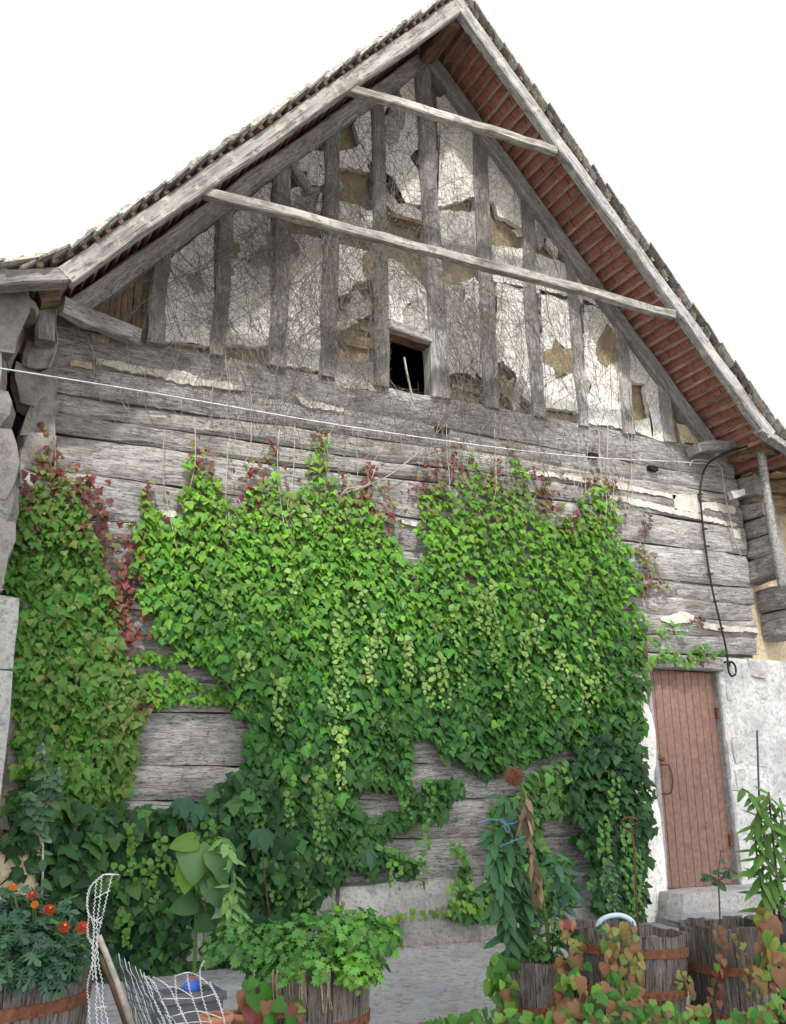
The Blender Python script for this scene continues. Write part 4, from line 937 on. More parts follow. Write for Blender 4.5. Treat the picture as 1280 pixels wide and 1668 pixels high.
def gpot(u, vtop, R, H, label, mat, t):
    c = AT(u, vtop, t); return pot('plant_pot', label, 'pot', c, R, H, .72, M[mat], .012), c
gpot(352, 1652, .055, .12, 'terracotta pot beside the white netting, nearer the trough', 'terracotta', 3.55)
gpot(396, 1648, .05, .12, 'terracotta pot between the netting and the parsley barrel', 'terracotta', 3.7)
# trough with a printed ball
ct = AT(306, 1612, 3.95); th = thing('planter_trough', 'dark grey rectangular trough behind the white wire netting', 'trough', (ct.x, ct.y, gz(ct.y)))
hh = ct.z-gz(ct.y)
def slab(name, a, b, parent, mat):
    v = [(x, y, z) for z in (a[2], b[2]) for y in (a[1], b[1]) for x in (a[0], b[0])]
    return obj(name, v, [(0, 2, 3, 1), (4, 5, 7, 6), (0, 1, 5, 4), (2, 6, 7, 3), (0, 4, 6, 2), (1, 3, 7, 5)], mat, parent)
x0, x1, y0, y1, zz = ct.x-.13, ct.x+.13, ct.y-.08, ct.y+.08, gz(ct.y)-.02
for nm, a, b in [('side', (x0, y0, zz), (x1, y0+.02, ct.z)), ('side', (x0, y1-.02, zz), (x1, y1, ct.z)), ('end', (x0, y0+.02, zz), (x0+.02, y1-.02, ct.z-.002)), ('end', (x1-.02, y0+.02, zz), (x1, y1-.02, ct.z-.002)), ('soil', (x0+.02, y0+.02, zz), (x1-.02, y1-.02, ct.z-.03)), ('rim', (x0-.012, y0-.012, ct.z-.035), (x1+.012, y0-.001, ct.z-.003))]: slab(nm, a, b, th, M['earth'] if nm == 'soil' else M['trough_grey'])
bm = bmesh.new(); bmesh.ops.create_uvsphere(bm, u_segments=20, v_segments=12, radius=.038); me = bpy.data.meshes.new('ball'); bm.to_mesh(me); bm.free()
me.polygons.foreach_set('use_smooth', [True]*len(me.polygons))
tag(link('ball', me, M['ball_print'], None, Matrix.Translation(ct+Vector((.01, -.02, .012)))), 'small blue and red printed ball lying in the grey trough', 'ball')

# ------------------------------------------------------------------ foreground plants
def lf(L, parent, sh, maxobj=300, mass='foliage', asp=1.): 
    L = [np.array(k) for k in zip(*L)]; leaves(parent, *L, sh, maxobj, mass, 'leaf', asp)
def rnd(s): return npr.normal(0, s, 3)
def blob(n, c, rad, size, ca, cb, up=.6, out=.8, shell=.55):
    d = npr.normal(0, 1, (n, 3)); d[:, 2] = np.abs(d[:, 2])*.9-.12; d /= np.linalg.norm(d, axis=1, keepdims=True)
    r = npr.uniform(shell, 1, (n, 1))**.6; P = np.array(c)+d*r*np.array(rad)
    nr = d*out+np.array([0, -.25, up])+npr.normal(0, .45, (n, 3)); tp = d+npr.normal(0, .6, (n, 3))+np.array([0, 0, -.35])
    return [P, nr, tp, size*npr.uniform(.6, 1.3, n), cvar(cmix(ca, cb, npr.random(n)), .2)]
def arr(L): return cat(L)
# marigolds
mg = thing('marigold_plant', 'bushy blue-green marigold with red and orange flowers in the large barrel', 'flower', (c1.x, c1.y, c1.z-.06))
m0 = AT(52, 1545, 3.45)
S = [blob(700, m0+Vector((-.10, .05, -.02)), (.29, .26, .23), .075, (.035, .085, .05), (.06, .14, .075)), blob(260, AT(30, 1560, 3.3), (.20, .14, .12), .07, (.035, .085, .05), (.06, .13, .07)), blob(140, AT(70, 1585, 3.28), (.10, .08, .09), .065, (.035, .085, .05), (.06, .14, .08))]
leaves(mg, *arr(S), 'frond', 250, 'foliage', asp=1.2)
stems = []
for (u, v, s, m) in [(20, 1445, .016, 'petal_orange'), (52, 1459, .018, 'petal_red'), (57, 1474, .015, 'petal_orange'), (80, 1482, .023, 'petal_red'), (104, 1511, .023, 'petal_red'), (135, 1511, .026, 'petal_red')]:
    p = AT(u, v, 3.35); q = AT(60+(u-60)*.6, 1545, 3.4); stems.append(smooth_path([q, q.lerp(p, .6)+Vector((0, 0, .02)), p], 3))
    vv = []; ff = []
    for ring, (n, r0, r1, z) in enumerate(((11, .3, 1.0, 0.), (9, .2, .75, .012), (6, .1, .45, .02))):
        for k in range(n):
            a = 2*math.pi*(k+.3*ring)/n; w = math.pi/n*1.0; b = len(vv)
            for (rr, aa, zz_) in ((r0, a, 0), (r1*.8, a-w, .004), (r1, a, rng.uniform(-.004, .006)), (r1*.8, a+w, .004)): vv.append((s*rr*math.cos(aa), s*rr*math.sin(aa), z*s/.03+zz_))
            ff.append((b, b+1, b+2, b+3))
    me = mesh('flower', vv, ff); me.materials.append(M[m]); d = (Vector(CAM)-p).normalized()+Vector((rng.uniform(-.3, .3), 0, .6))
    fo = link('flower', me, None, mg, Matrix.Translation(p)@d.to_track_quat('Z', 'Y').to_matrix().to_4x4())
    vv = [(s*.25*math.cos(k), s*.25*math.sin(k), .014+rng.uniform(0, .006)) for k in range(6)]; me = mesh('flower_centre', vv, [tuple(range(6))]); me.materials.append(M['petal_orange'])
    link('flower_centre', me, None, mg, Matrix.Translation(p)@d.to_track_quat('Z', 'Y').to_matrix().to_4x4())
tubes('stem', stems, .003, M['stem_green'], mg)
dk = thing('dock_plant', 'broad light green dock leaves at the edge of the marigold barrel', 'plant', AT(95, 1570, 3.35)); p = AT(88, 1572, 3.35)
lf([(AT(86, 1540, 3.34), (-.3, -1, .3), (-.2, 0, 1), .10, (.13, .28, .04)), (AT(92, 1572, 3.33), (.2, -.8, .7), (.9, 0, .75), .15, (.12, .27, .04)), (AT(96, 1575, 3.36), (.2, -.6, .8), (1, .1, .3), .12, (.07, .18, .03))], dk, 'oval')
tubes('stem', [smooth_path([p, AT(88, 1555, 3.35), AT(86, 1538, 3.34)]), smooth_path([AT(106, 1528, 3.36), AT(112, 1505, 3.36), AT(118, 1490, 3.36)])], .0035, M['stem_green'], dk)
# parsley
pa = thing('parsley_plant', 'lush bright green parsley spilling over its half barrel', 'herb', (c2.x, c2.y, c2.z-.06))
S = [blob(750, c2+Vector((.03, 0, .0)), (.33, .24, .22), .048, (.05, .16, .035), (.10, .26, .05)), blob(380, AT(590, 1540, 4.0), (.17, .15, .14), .048, (.06, .18, .035), (.12, .28, .05)), blob(340, AT(408, 1552, 4.05), (.20, .15, .13), .046, (.05, .15, .04), (.09, .22, .05)), blob(170, AT(585, 1592, 3.85), (.085, .06, .09), .045, (.10, .26, .04), (.17, .34, .05)), blob(90, AT(515, 1590, 3.8), (.16, .05, .06), .042, (.07, .2, .04), (.13, .28, .05))]
leaves(pa, *arr(S), 'parsley', 280, 'foliage', asp=1.1)
st = []
for k in range(90):
    a = rng.uniform(0, 6.28); q = rng.uniform(.1, .3); st.append((smooth_path([c2+Vector((rng.uniform(-.1, .1), rng.uniform(-.1, .1), -.05)), c2+Vector((math.cos(a)*q*.6, math.sin(a)*q*.6, .10)), c2+Vector((math.cos(a)*q, math.sin(a)*q, rng.uniform(.02, .16)))], 3), .0022))
tubes('stem', st, .002, M['stem_green'], pa, n=4, kind='stuff')
dr = [(smooth_path([AT(u, 1580, 3.80), AT(u+rng.uniform(-4, 4), 1610, 3.79), AT(u+rng.uniform(-6, 8), 1630+rng.uniform(0, 40), 3.8)], 4), rng.choice([.003, .004, .006])) for u in (488, 492, 494, 497, 533, 535, 538, 470, 445, 452, 415, 520)]
tubes('dry_stalks', dr, .004, M['dry_leaf'], pa, n=4)
# lilies
def stalky(name, label, cat_, paths, sh, per, size, ca, cb, mat, droop=.5, maxobj=300, r=.005, asp=1., spread=1., skip=.12):
    th = thing(name, label, cat_, paths[0][0]); L = []
    for path in paths:
        sp = smooth_path(path, 8)
        for k in range(per):
            f = skip+(1-skip)*(k+rng.random()*.6)/per; i = min(int(f*(len(sp)-1)), len(sp)-2); p = sp[i].lerp(sp[i+1], f*(len(sp)-1)-i)
            a = k*2.4+rng.uniform(-.4, .4); d = Vector((math.cos(a), math.sin(a)*.8-.25, rng.uniform(-.5, .5)-droop*rng.uniform(.4, 1.2)))*spread
            d = d+Vector((0, 0, -.0)); nr = Vector((rng.uniform(-.4, .4), -.5, .9))+Vector(d)*.35
            L.append((p, nr, d, size*rng.uniform(.65, 1.2)*(1-.35*max(0, f-.75)/.25), ca))
    n = len(L); col = cvar(cmix(ca, cb, npr.random(n)), .18); L = [(p, q, d, s, col[i]) for i, (p, q, d, s, _) in enumerate(L)]
    lf(L, th, sh, maxobj, asp=asp)
    for path in paths: tubes('stem', [smooth_path(path, 6)], r, M[mat], th, n=5, r1=r*.55)
    return th
T3 = 4.72
stalky('lily_plant', 'clump of tall dark green lilies tied up in the small barrel', 'plant',
       [[AT(842, 1560, T3), AT(838, 1460, T3), AT(826, 1380, T3-.05), AT(820, 1290, T3-.08)], [AT(848, 1562, T3+.05), AT(846, 1450, T3+.05), AT(838, 1370, T3), AT(842, 1300, T3)], [AT(832, 1560, T3-.05), AT(816, 1470, T3-.08), AT(808, 1400, T3-.1), AT(800, 1350, T3-.1)],
        [AT(858, 1562, T3+.05), AT(858, 1480, T3+.05), AT(850, 1420, T3)], [AT(836, 1562, T3-.06), AT(828, 1500, T3-.1), AT(818, 1440, T3-.12)]], 'lance', 34, .125, (.035, .10, .045), (.07, .17, .07), 'stem_brown', .75, 300, .006, 1.25)
stalky('lily_plant', 'leafy lily stem leaning right beside the dried sunflower stalk', 'plant', [[AT(898, 1560, T3), AT(905, 1480, T3), AT(908, 1420, T3-.05), AT(905, 1385, T3-.08)], [AT(905, 1562, T3), AT(918, 1480, T3), AT(925, 1440, T3)]], 'lance', 20, .115, (.03, .09, .05), (.06, .15, .08), 'stem_green', .2, 300, .005, 1.2)
stalky('leafy_weed', 'low leafy green weed growing at the foot of the lilies', 'plant', [[AT(u, 1562, T3-.03), AT(u+d, 1540, T3-.05), AT(u+2*d, v, T3-.08)] for u, d, v in ((850, -4, 1530), (870, 3, 1500), (890, 6, 1470), (905, 4, 1480), (880, 2, 1535), (860, -2, 1548))], 'oval', 16, .05, (.05, .15, .04), (.09, .21, .05), 'stem_green', .1, 300, .003)
# dried sunflower
sf_ = thing('dried_sunflower', 'withered sunflower with brown hanging leaves and rust-red seed head', 'sunflower', AT(893, 1560, T3-.02))
tubes('stem', [smooth_path([AT(895, 1562, T3-.02), AT(890, 1500, T3-.04), AT(878, 1440, T3-.06), AT(866, 1380, T3-.08), AT(858, 1310, T3-.1), AT(848, 1278, T3-.12), AT(840, 1268, T3-.14)], 5)], .011, M['stem_green'], sf_, n=7, r1=.006)
L = []
for (u, v) in [(856, 1292), (858, 1310), (854, 1330), (862, 1345), (858, 1360), (864, 1372), (868, 1400), (872, 1420), (876, 1440), (880, 1425), (870, 1450), (860, 1330), (866, 1385)]:
    for q in range(3): L.append((AT(u+rng.uniform(-4, 4), v, T3-.1), (rng.uniform(-1, 1), -.8, rng.uniform(-.3, .4)), (rng.uniform(-.5, .5), 0, -1), rng.uniform(.06, .12), cvar(np.array([[.20, .14, .09]]), .35)[0]))
lf(L, sf_, 'lance', 300, asp=1.1)
hd = AT(838, 1264, T3-.16); vv = [(0, 0, .012)]; ff = []; nq = 24
for ring in range(1, 6):
    for k in range(nq):
        a = 2*math.pi*k/nq; q = .043*ring/5; vv.append((q*math.cos(a)*1.05, q*math.sin(a), .012*(1-(ring/5)**2)+rng.uniform(-.003, .003)))
for k in range(nq): ff.append((0, 1+k, 1+(k+1) % nq))
for ring in range(4):
    for k in range(nq): a = 1+ring*nq+k; b = 1+ring*nq+(k+1) % nq; ff.append((a, a+nq, b+nq, b))
me = mesh('seed_head', vv, ff); me.materials.append(M['sunflower_seed']); dq = Vector((-.25, -1, .05)).to_track_quat('Z', 'Y').to_matrix().to_4x4()
link('seed_head', me, None, sf_, Matrix.Translation(hd)@dq).modifiers.new('s', 'SOLIDIFY').thickness = .02
L = []
for k in range(18):
    a = 2*math.pi*k/18; d = dq@Vector((math.cos(a), math.sin(a), -.3)); p = hd+(dq@Vector((math.cos(a)*.038, math.sin(a)*.036, -.01))); L.append((p, dq@Vector((0, 0, 1)), d, rng.uniform(.012, .024), (.16, .11, .07)))
lf(L, sf_, 'oval', 300)
sg = thing('string', 'bright blue string tied in a bow round the lily stems', 'string', AT(824, 1340, T3-.14))
tt = T3-.19
tubes('string_loop', [smooth_path([AT(779, 1341, tt), AT(796, 1335, tt), AT(815, 1336, tt), AT(824, 1342, tt), AT(836, 1341, tt), AT(842, 1337, tt)]), smooth_path([AT(823, 1342, tt), AT(822, 1350, tt), AT(827, 1356, tt), AT(830, 1350, tt), AT(825, 1343, tt)]), smooth_path([AT(824, 1343, tt), AT(818, 1333, tt), AT(816, 1338, tt), AT(824, 1344, tt)])], .0022, M['blue_string'], sg)
tubes('tie', [smooth_path([AT(815, 1378, tt), AT(840, 1368, tt), AT(856, 1362, tt)])], .0022, M['blue_string'], sg)
# in barrel 4
th = thing('garden_stake', 'rusty iron stake with a looped top standing in the hose barrel', 'stake', AT(1038, 1520, 4.85))
tubes('rod', [smooth_path([AT(1040, 1525, 4.85), AT(1036, 1460, 4.85), AT(1032, 1380, 4.85), AT(1028, 1350, 4.85)])], .005, M['rust'], th)
tubes('loop', [[AT(1026+14*math.cos(a), 1340+9*math.sin(a), 4.85+.03*math.sin(a)) for a in np.linspace(1.2, 7.2, 18)]], .0045, M['rust'], th)
tag(tubes('garden_hose', [smooth_path([AT(972, 1520, 4.8), AT(976, 1502, 4.8), AT(990, 1493, 4.8), AT(1010, 1491, 4.8), AT(1028, 1499, 4.8), AT(1034, 1514, 4.8)])], .013, M['hose_blue'], n=8), 'pale blue hose arching out of a half barrel', 'hose')
stalky('garden_weed', 'small green weed sprouting between hose and barrel rim', 'plant', [[AT(978, 1530, 4.72), AT(980, 1505, 4.72)], [AT(990, 1530, 4.72), AT(988, 1510, 4.72)], [AT(970, 1528, 4.75), AT(974, 1508, 4.75)]], 'oval', 10, .035, (.05, .13, .04), (.09, .2, .06), 'stem_green', .0, 300, .002)
stalky('rose_sapling', 'thin bluish-leaved rose sapling climbing from the hose barrel', 'shrub', [[AT(1008, 1520, 4.9), AT(1006, 1470, 4.9), AT(998, 1420, 4.9), AT(990, 1400, 4.9)], [AT(1006, 1490, 4.9), AT(996, 1450, 4.9), AT(985, 1425, 4.9)]], 'oval', 16, .05, (.05, .11, .06), (.09, .16, .10), 'stem_green', .3, 300, .004)
# rose in barrel 5
stalky('rose_sapling', 'little rose sapling with sparse leaves before the brown door', 'shrub', [[AT(1173, 1512, 5.1), AT(1171, 1460, 5.1), AT(1170, 1425, 5.1), AT(1174, 1385, 5.1)], [AT(1170, 1440, 5.1), AT(1160, 1428, 5.08), AT(1148, 1424, 5.06)], [AT(1170, 1436, 5.1), AT(1182, 1424, 5.1), AT(1190, 1412, 5.1)]], 'oval', 9, .062, (.04, .10, .06), (.09, .15, .08), 'stem_brown', .0, 300, .005, 1., 1., .45)
# willow-leaved peach
stalky('peach_sapling', 'tall sapling with long drooping willow-like leaves beside the white wall', 'sapling',
       [[AT(1262, 1500, 5.0), AT(1256, 1440, 5.0), AT(1244, 1360, 4.98), AT(1226, 1300, 4.95), AT(1208, 1284, 4.95)], [AT(1270, 1500, 5.0), AT(1264, 1420, 5.0), AT(1256, 1340, 4.98), AT(1252, 1290, 4.95)], [AT(1250, 1500, 5.0), AT(1240, 1440, 4.98), AT(1232, 1390, 4.96), AT(1228, 1340, 4.95)], [AT(1284, 1500, 5.05), AT(1282, 1420, 5.05), AT(1276, 1350, 5.05), AT(1270, 1300, 5.)]], 'lance', 34, .15, (.06, .15, .035), (.12, .24, .05), 'stem_brown', .55, 300, .008, .85, 1., .1)
tag(tubes('garden_cane', [[AT(1233, 1190, 5.05), AT(1236, 1290, 5.05), AT(1246, 1500, 5.05)]], .006, M['dark_wire']), 'thin dark cane standing behind the peach sapling', 'cane')
# left sapling with grey-green leaves
stalky('apple_sapling', 'slender sapling with grey-green leaves by the gate post', 'sapling', [[G(68, 1600)+Vector((0, .5, 0)), W(68, 1460, -.75), W(70, 1340, -.75), W(74, 1260, -.78), W(70, 1210, -.8)], [W(70, 1330, -.75), W(86, 1285, -.8), W(96, 1250, -.82)], [W(70, 1380, -.75), W(56, 1330, -.8), W(50, 1290, -.85)]], 'oval', 26, .085, (.06, .13, .075), (.12, .20, .12), 'pale_bark', .2, 300, .008, 1., 1., .3)
# young sunflower with heart-shaped leaves
bs = G(316, 1590); ts = float(np.linalg.norm(np.array(bs)-CAM))
rr_ = ray(316, 1590); ts = (bs.y-CAM[1])/rr_[1]
sn = thing('sunflower_plant', 'young sunflower with large heart-shaped leaves tied to a cane', 'sunflower', bs)
tubes('stem', [smooth_path([bs, AT(318, 1530, ts), AT(320, 1450, ts), AT(322, 1385, ts), AT(324, 1362, ts)])], .014, M['stem_green'], sn, n=7, r1=.007)
hl = []
for (u, v, nx, nz, tx, tz, s, c) in [(320, 1376, -.1, .35, -.1, -1, .25, (.16, .30, .12)), (352, 1384, .35, .4, .35, -.9, .22, (.15, .28, .11)), (316, 1366, -.3, .9, -1, -.1, .17, (.13, .28, .04)), (308, 1412, -.2, .2, -.15, -1, .17, (.16, .36, .03)), (326, 1420, .3, .2, .15, -1, .16, (.13, .30, .03)), (344, 1432, .3, .5, .3, -1, .21, (.10, .22, .09)), (316, 1466, -.2, .8, -1, -.2, .17, (.06, .16, .05)), (322, 1496, .3, .8, 1, -.15, .16, (.06, .16, .05)), (320, 1372, -.2, .5, -.6, .3, .10, (.11, .24, .05)), (352, 1430, .5, .3, .2, -1, .16, (.12, .26, .09)), (364, 1400, .6, .2, .1, -1, .18, (.13, .27, .1))]:
    p = AT(u, v, ts-.07); hl.append((p, (nx, -1, nz), (tx, -.1, tz), s*.92, tuple(.72*q for q in c)))
lf(hl, sn, 'heart')
tubes('leaf_stalk', [smooth_path([AT(322, v0, ts), AT((322+u)/2, (v+v0)/2-4, ts-.03), AT(u, v, ts-.07)], 3) for u, v, v0 in ((320, 1376, 1380), (352, 1384, 1390), (316, 1366, 1375), (308, 1412, 1420), (344, 1432, 1440), (316, 1466, 1470), (322, 1496, 1500), (364, 1400, 1410))], .004, M['stem_green'], sn)
stalky('drooping_weed', 'light green weed arching over beside the young sunflower', 'plant', [[AT(330, 1560, ts), AT(338, 1420, ts), AT(352, 1366, ts-.05), AT(372, 1380, ts-.1), AT(384, 1440, ts-.12), AT(394, 1500, ts-.12), AT(402, 1535, ts-.12)], [AT(372, 1384, ts-.1), AT(378, 1430, ts-.12), AT(372, 1480, ts-.14), AT(388, 1530, ts-.14)]], 'lance', 30, .105, (.12, .26, .07), (.20, .36, .12), 'stem_green', .8, 300, .005, 1.5, 1., .4)
# big palmate leaves in the ivy
pm = thing('virginia_creeper', 'large dark five-fingered leaves in front of the ivy bank', 'creeper', W(425, 1380, -.6)); L = []
for (u, v, s) in [(427, 1352, .16), (300, 1300, .15), (318, 1312, .14), (325, 1310, .12), (600, 1385, .13)]:
    p = W(u, v, -.5)
    for a in (-1.25, -.62, 0, .62, 1.25): L.append((p, (math.sin(a)*.2, -.85, .5), (math.sin(a), -.2, -math.cos(a)), s*(1-.22*abs(a)), cvar(np.array([[.03, .09, .045]]), .2)[0]))
lf(L, pm, 'lance', 300, asp=1.7)
tubes('stem', [smooth_path([W(427, 1352, -.5), W(430, 1420, -.42), W(440, 1500, -.3)]), smooth_path([W(300, 1300, -.5), W(310, 1380, -.42), W(330, 1480, -.3)]), smooth_path([W(600, 1385, -.5), W(580, 1400, -.3), W(560, 1420, -.2)])], .006, M['stem_brown'], pm)

# ------------------------------------------------------------------ autumn creeper in front of the barrels
fc = thing('autumn_creeper', 'creeper with green, yellow and red leaves trailing over the right-hand barrels', 'creeper', G(980, 1668)); S = []
def free_set(px, t, size, col, up=.5, roll=.7):
    n = len(px); d = np.stack([(px[:, 0]-640)/FOC, -(px[:, 1]-834)/FOC, -np.ones(n)], 1)@CM.T; P = CAM+d*np.broadcast_to(t, n)[:, None]
    nr = np.stack([npr.normal(-.15, .4, n), -1+npr.normal(0, .2, n), up+npr.normal(0, .4, n)], 1); r = npr.normal(0, roll, n)
    return [P, nr, np.stack([np.sin(r), -.15*np.ones(n), -np.cos(r)], 1), size*npr.uniform(.65, 1.25, n), col]
AUT = [(.22, .11, .06), (.18, .05, .045), (.23, .17, .06), (.20, .22, .06)]
def autumn(n, g):
    base = npr.integers(0, 4); walk = np.clip(np.cumsum(npr.normal(0, .35, n))+base, 0, 3.4)     # colours run together along a shoot
    c = np.array([AUT[int(walk[i]+npr.random()*1.3) % 4] if npr.random() > g else (np.array(MG)*.9 if npr.random() < .6 else np.array((.12, .24, .04))) for i in range(n)]); return cvar(c, .18)
for poly, sp, g, t0 in [([(690, 1672), (720, 1655), (780, 1640), (850, 1650), (940, 1648), (960, 1700), (680, 1700)], 15, .95, 3.95), ([(905, 1650), (950, 1612), (1000, 1604), (1050, 1618), (1110, 1652), (1090, 1700), (900, 1700)], 15, .55, 3.85), ([(1060, 1655), (1120, 1640), (1200, 1652), (1250, 1625), (1290, 1600), (1300, 1700), (1060, 1700)], 15, .75, 3.95), ([(910, 1615), (935, 1585), (960, 1585), (970, 1612), (930, 1640)], 17, .4, 4.2)]:
    for q in range(2):
        px = scatter(poly, sp*.9); n = len(px); S.append(free_set(px, t0+npr.uniform(-.12, .25, n), .046, autumn(n, g), roll=.9))
for (u0, v0, u1, v1, n, t, g, s) in [(990, 1508, 1004, 1600, 17, 4.42, .35, .05), (1014, 1512, 1022, 1600, 9, 4.42, .0, .042), (1030, 1503, 1036, 1600, 15, 4.42, .02, .05), (930, 1520, 950, 1570, 12, 4.5, .2, .05), (925, 1560, 905, 1640, 20, 4.45, .3, .058), (1175, 1502, 1164, 1630, 20, 4.76, .05, .04), (1205, 1518, 1222, 1620, 18, 4.72, 0, .03), (1245, 1480, 1262, 1540, 12, 4.6, 0, .075), (1262, 1520, 1255, 1600, 14, 4.5, .05, .07), (1240, 1540, 1250, 1610, 10, 4.5, .0, .06), (1104, 1580, 1122, 1620, 16, 4.6, .05, .036), (808, 1555, 830, 1620, 16, 4.5, .98, .065), (800, 1560, 812, 1630, 12, 4.45, .98, .06), (930, 1508, 915, 1500, 8, 4.55, 0, .04), (820, 1600, 838, 1650, 10, 4.45, .9, .06)]:
    px = chain(u0, v0, u1, v1, n, 5); px[:, 0] += np.where(np.arange(n) % 2, 6, -6); S.append(free_set(px, t+npr.uniform(-.03, .02, n), s, autumn(n, g), .3, .5))
leaves(fc, *cat(S), 'heart', 300, 'foliage', asp=.95)
tubes('stem', [smooth_path([AT(u0, v0, t), AT((u0+u1)/2+3, (v0+v1)/2, t), AT(u1, v1, t-.05), AT(u1+4, 1680, 4.1)], 4) for (u0, v0, u1, v1, t) in [(990, 1500, 1010, 1600, 4.44), (1030, 1500, 1036, 1600, 4.44), (1175, 1502, 1164, 1630, 4.78), (1205, 1518, 1222, 1620, 4.74), (1245, 1480, 1255, 1600, 4.6), (808, 1555, 835, 1650, 4.52)]], .003, M['stem_brown'], fc)
fl = thing('autumn_creeper', 'few red and green creeper leaves beside the parsley barrel and pots', 'creeper', AT(415, 1660, 3.75))
px = np.concatenate([scatter([(385, 1600), (425, 1590), (440, 1640), (480, 1630), (500, 1668), (380, 1668)], 15), chain(480, 1630, 485, 1668, 8)]); n = len(px)
leaves(fl, *free_set(px, 3.72+npr.uniform(-.08, .08, n), .055, autumn(n, .5)), 'heart', 300)

# ------------------------------------------------------------------ wire netting and stakes
def P3(pts, t, ox=120, oy=1400, s=4.267): return [AT(ox+x/s, oy+y/s, t) for x, y in pts]
def zig(P): return [p+Vector((.0028*((-1)**i), 0, 0)) for i, p in enumerate(P)]
nw = thing('wire_netting', 'upright twist of white plastic-coated wire netting beside the marigold barrel', 'netting', G(160, 1668))
T = 3.25
for pts in [[(310, 105), (270, 110), (240, 220), (215, 330), (190, 440), (165, 560), (175, 740), (200, 860), (205, 1000), (240, 1143), (255, 1300)], [(300, 105), (205, 108), (190, 200), (180, 300), (165, 420), (160, 560), (150, 740), (170, 900), (190, 1020), (200, 1143), (205, 1300)], [(205, 108), (160, 150), (150, 260), (140, 380), (145, 480), (140, 600), (150, 760), (160, 900), (155, 1020), (165, 1143), (170, 1300)], [(205, 110), (130, 170), (100, 260), (95, 350), (125, 410), (140, 480), (135, 570), (130, 700), (135, 840)], [(190, 120), (110, 200), (95, 300), (105, 400), (95, 480), (110, 560), (130, 580)], [(100, 480), (98, 540), (125, 570), (135, 700), (105, 820), (95, 900), (105, 1000), (110, 1143), (112, 1300)]]:
    tubes('wire', [zig(smooth_path(P3(pts, T), 8))], .0019, M['white_wire'], nw, n=4)
tubes('cross_wire', [smooth_path(P3(q, T)) for q in ([(200, 105), (315, 105)], [(150, 268), (255, 212)], [(120, 400), (150, 420), (195, 400)], [(140, 420), (195, 445)], [(150, 1030), (230, 1022)], [(120, 740), (165, 740)])], .0017, M['white_wire'], nw, n=4)
n2 = thing('wire_netting', 'bent sheet of white and dark wire netting on the ground before the trough', 'netting', G(280, 1668)); T = 3.45
ww = [[(550, 815), (600, 840), (660, 885), (700, 960), (740, 1050), (790, 1143), (820, 1250)], [(705, 810), (710, 900), (720, 980), (760, 1080), (790, 1160), (800, 1250)], [(790, 800), (800, 880), (830, 980), (860, 1060), (885, 1143), (890, 1250)], [(905, 705), (880, 760), (880, 830), (890, 930), (920, 1040), (955, 1143), (965, 1250)], [(705, 810), (790, 785), (850, 800), (920, 850), (965, 900), (1000, 980), (1035, 1070), (1050, 1143), (1055, 1250)], [(945, 850), (970, 900), (1010, 980), (1040, 1090)], [(500, 810), (560, 860), (600, 950), (640, 1040), (680, 1143)], [(480, 800), (530, 880), (560, 980), (600, 1060), (630, 1143)]]
for pts in ww: tubes('wire', [zig(smooth_path(P3(pts, T), 8))], .0019, M['white_wire'], n2, n=5)
tubes('cross_wire', [smooth_path(P3(q, T)) for q in ([(660, 885), (720, 890), (790, 930), (840, 965)], [(620, 968), (740, 965), (860, 962), (980, 935)], [(680, 1090), (800, 1060), (880, 1055), (1030, 1100), (1045, 1100)], [(700, 1143), (830, 1130), (960, 1125)])], .0017, M['white_wire'], n2, n=4)
dkw = []
for k in range(16):
    x0_, y0_ = 290+k*15, 660+k*11
    dkw.append([AT(120+(x0_+q*(150+k*6)/8+rng.uniform(-6, 6))/4.267, 1400+(y0_+q*(500-k*6)/8)/4.267, T+.05+rng.uniform(-.01, .01)) for q in range(9)])
tubes('dark_wire', [dkw[k] for k in range(0, 16, 1)], .002, M['dark_wire'], n2, n=4)
tubes('pale_wire', [[p+Vector((.008, -.01, .004*((-1)**i))) for i, p in enumerate(dkw[k])] for k in (0, 3, 5, 8, 10, 12, 14)], .0014, M['white_wire'], n2, n=4)
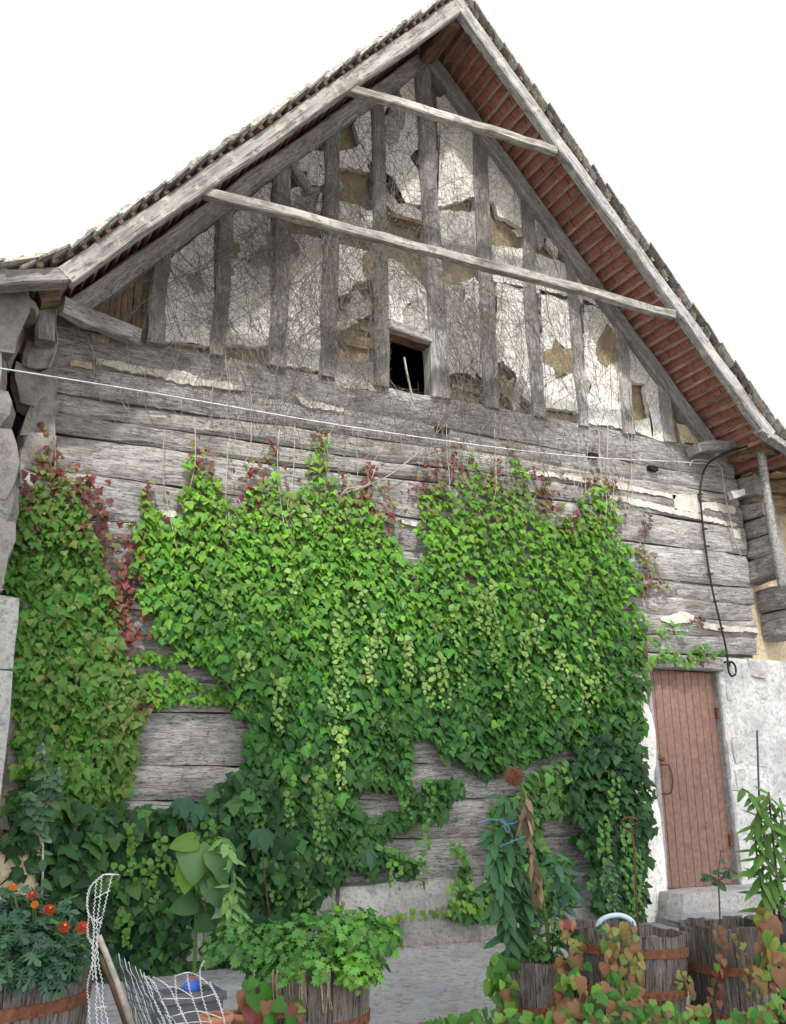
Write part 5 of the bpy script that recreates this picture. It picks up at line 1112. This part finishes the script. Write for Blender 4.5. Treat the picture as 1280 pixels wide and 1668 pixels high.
tubes('cross_wire', [[dkw[k][q] for k in range(16)] for q in (1, 2, 3, 4, 5, 6)], .0016, M['dark_wire'], n2, n=4)
tag(tubes('garden_stake', [[AT(161, 1524, 3.5), AT(190, 1598, 3.48), AT(222, 1690, 3.45)]], .011, M['pale_bark'], n=7, r1=.013), 'pale wooden stake leaning behind the white netting', 'stake')
tag(tubes('garden_stake', [[AT(163, 1560, 3.6), AT(184, 1610, 3.58), AT(212, 1690, 3.55)]], .009, M['stem_brown'], n=7), 'dark brown stake leaning behind the white netting', 'stake')
# litter blown against the wall
n = 900; px = np.stack([npr.uniform(560, 930, n), 1526+np.abs(npr.normal(0, 13, n))], 1); P = np.array([G(u, v) for u, v in px])+np.array([0, -.02, .004])
lt = tag(obj('leaf_litter', [(0, 0, 0)], [], M['dry_leaf']), 'brown leaf litter and crumbs scattered along the wall foot', 'litter'); bpy.data.objects.remove(lt)
v = []; f = []
far = [(G(npr.uniform(590, 820), npr.uniform(1540, 1668))) for _ in range(260)]
for p in [Vector(q) for q in P]+far:
    s = rng.uniform(.004, .014); b = len(v); a = rng.uniform(0, 6.3)
    for k in range(4): v.append((p.x+s*math.cos(a+k*1.57)*(1 if k % 2 else .5), p.y+s*math.sin(a+k*1.57)*(1 if k % 2 else .5), p.z+.006+rng.uniform(0, .010)))
    f.append((b, b+1, b+2, b+3))
o = obj('leaf_litter', v, f, M['dry_leaf'], None, False, 'stuff'); tag(o, 'brown leaf litter and crumbs scattered along the wall foot', 'litter')

# look-alike things share a group
for base, gname in {'ivy': 'ivy at the foot of the wall', 'lily_plant': 'lilies in the small barrel', 'rose_sapling': 'rose saplings in the barrels', 'wire_netting': 'wire netting by the marigold barrel', 'garden_stake': 'garden stakes', 'plant_pot': 'plant pots', 'shade_tree': 'unseen trees added for shade', 'autumn_creeper': 'autumn creepers among the barrels', 'cable': 'cables on the wall'}.items():
    for o in C.objects:
        if o.parent is None and o.name.split('.')[0] == base and 'group' not in o: o['group'] = gname
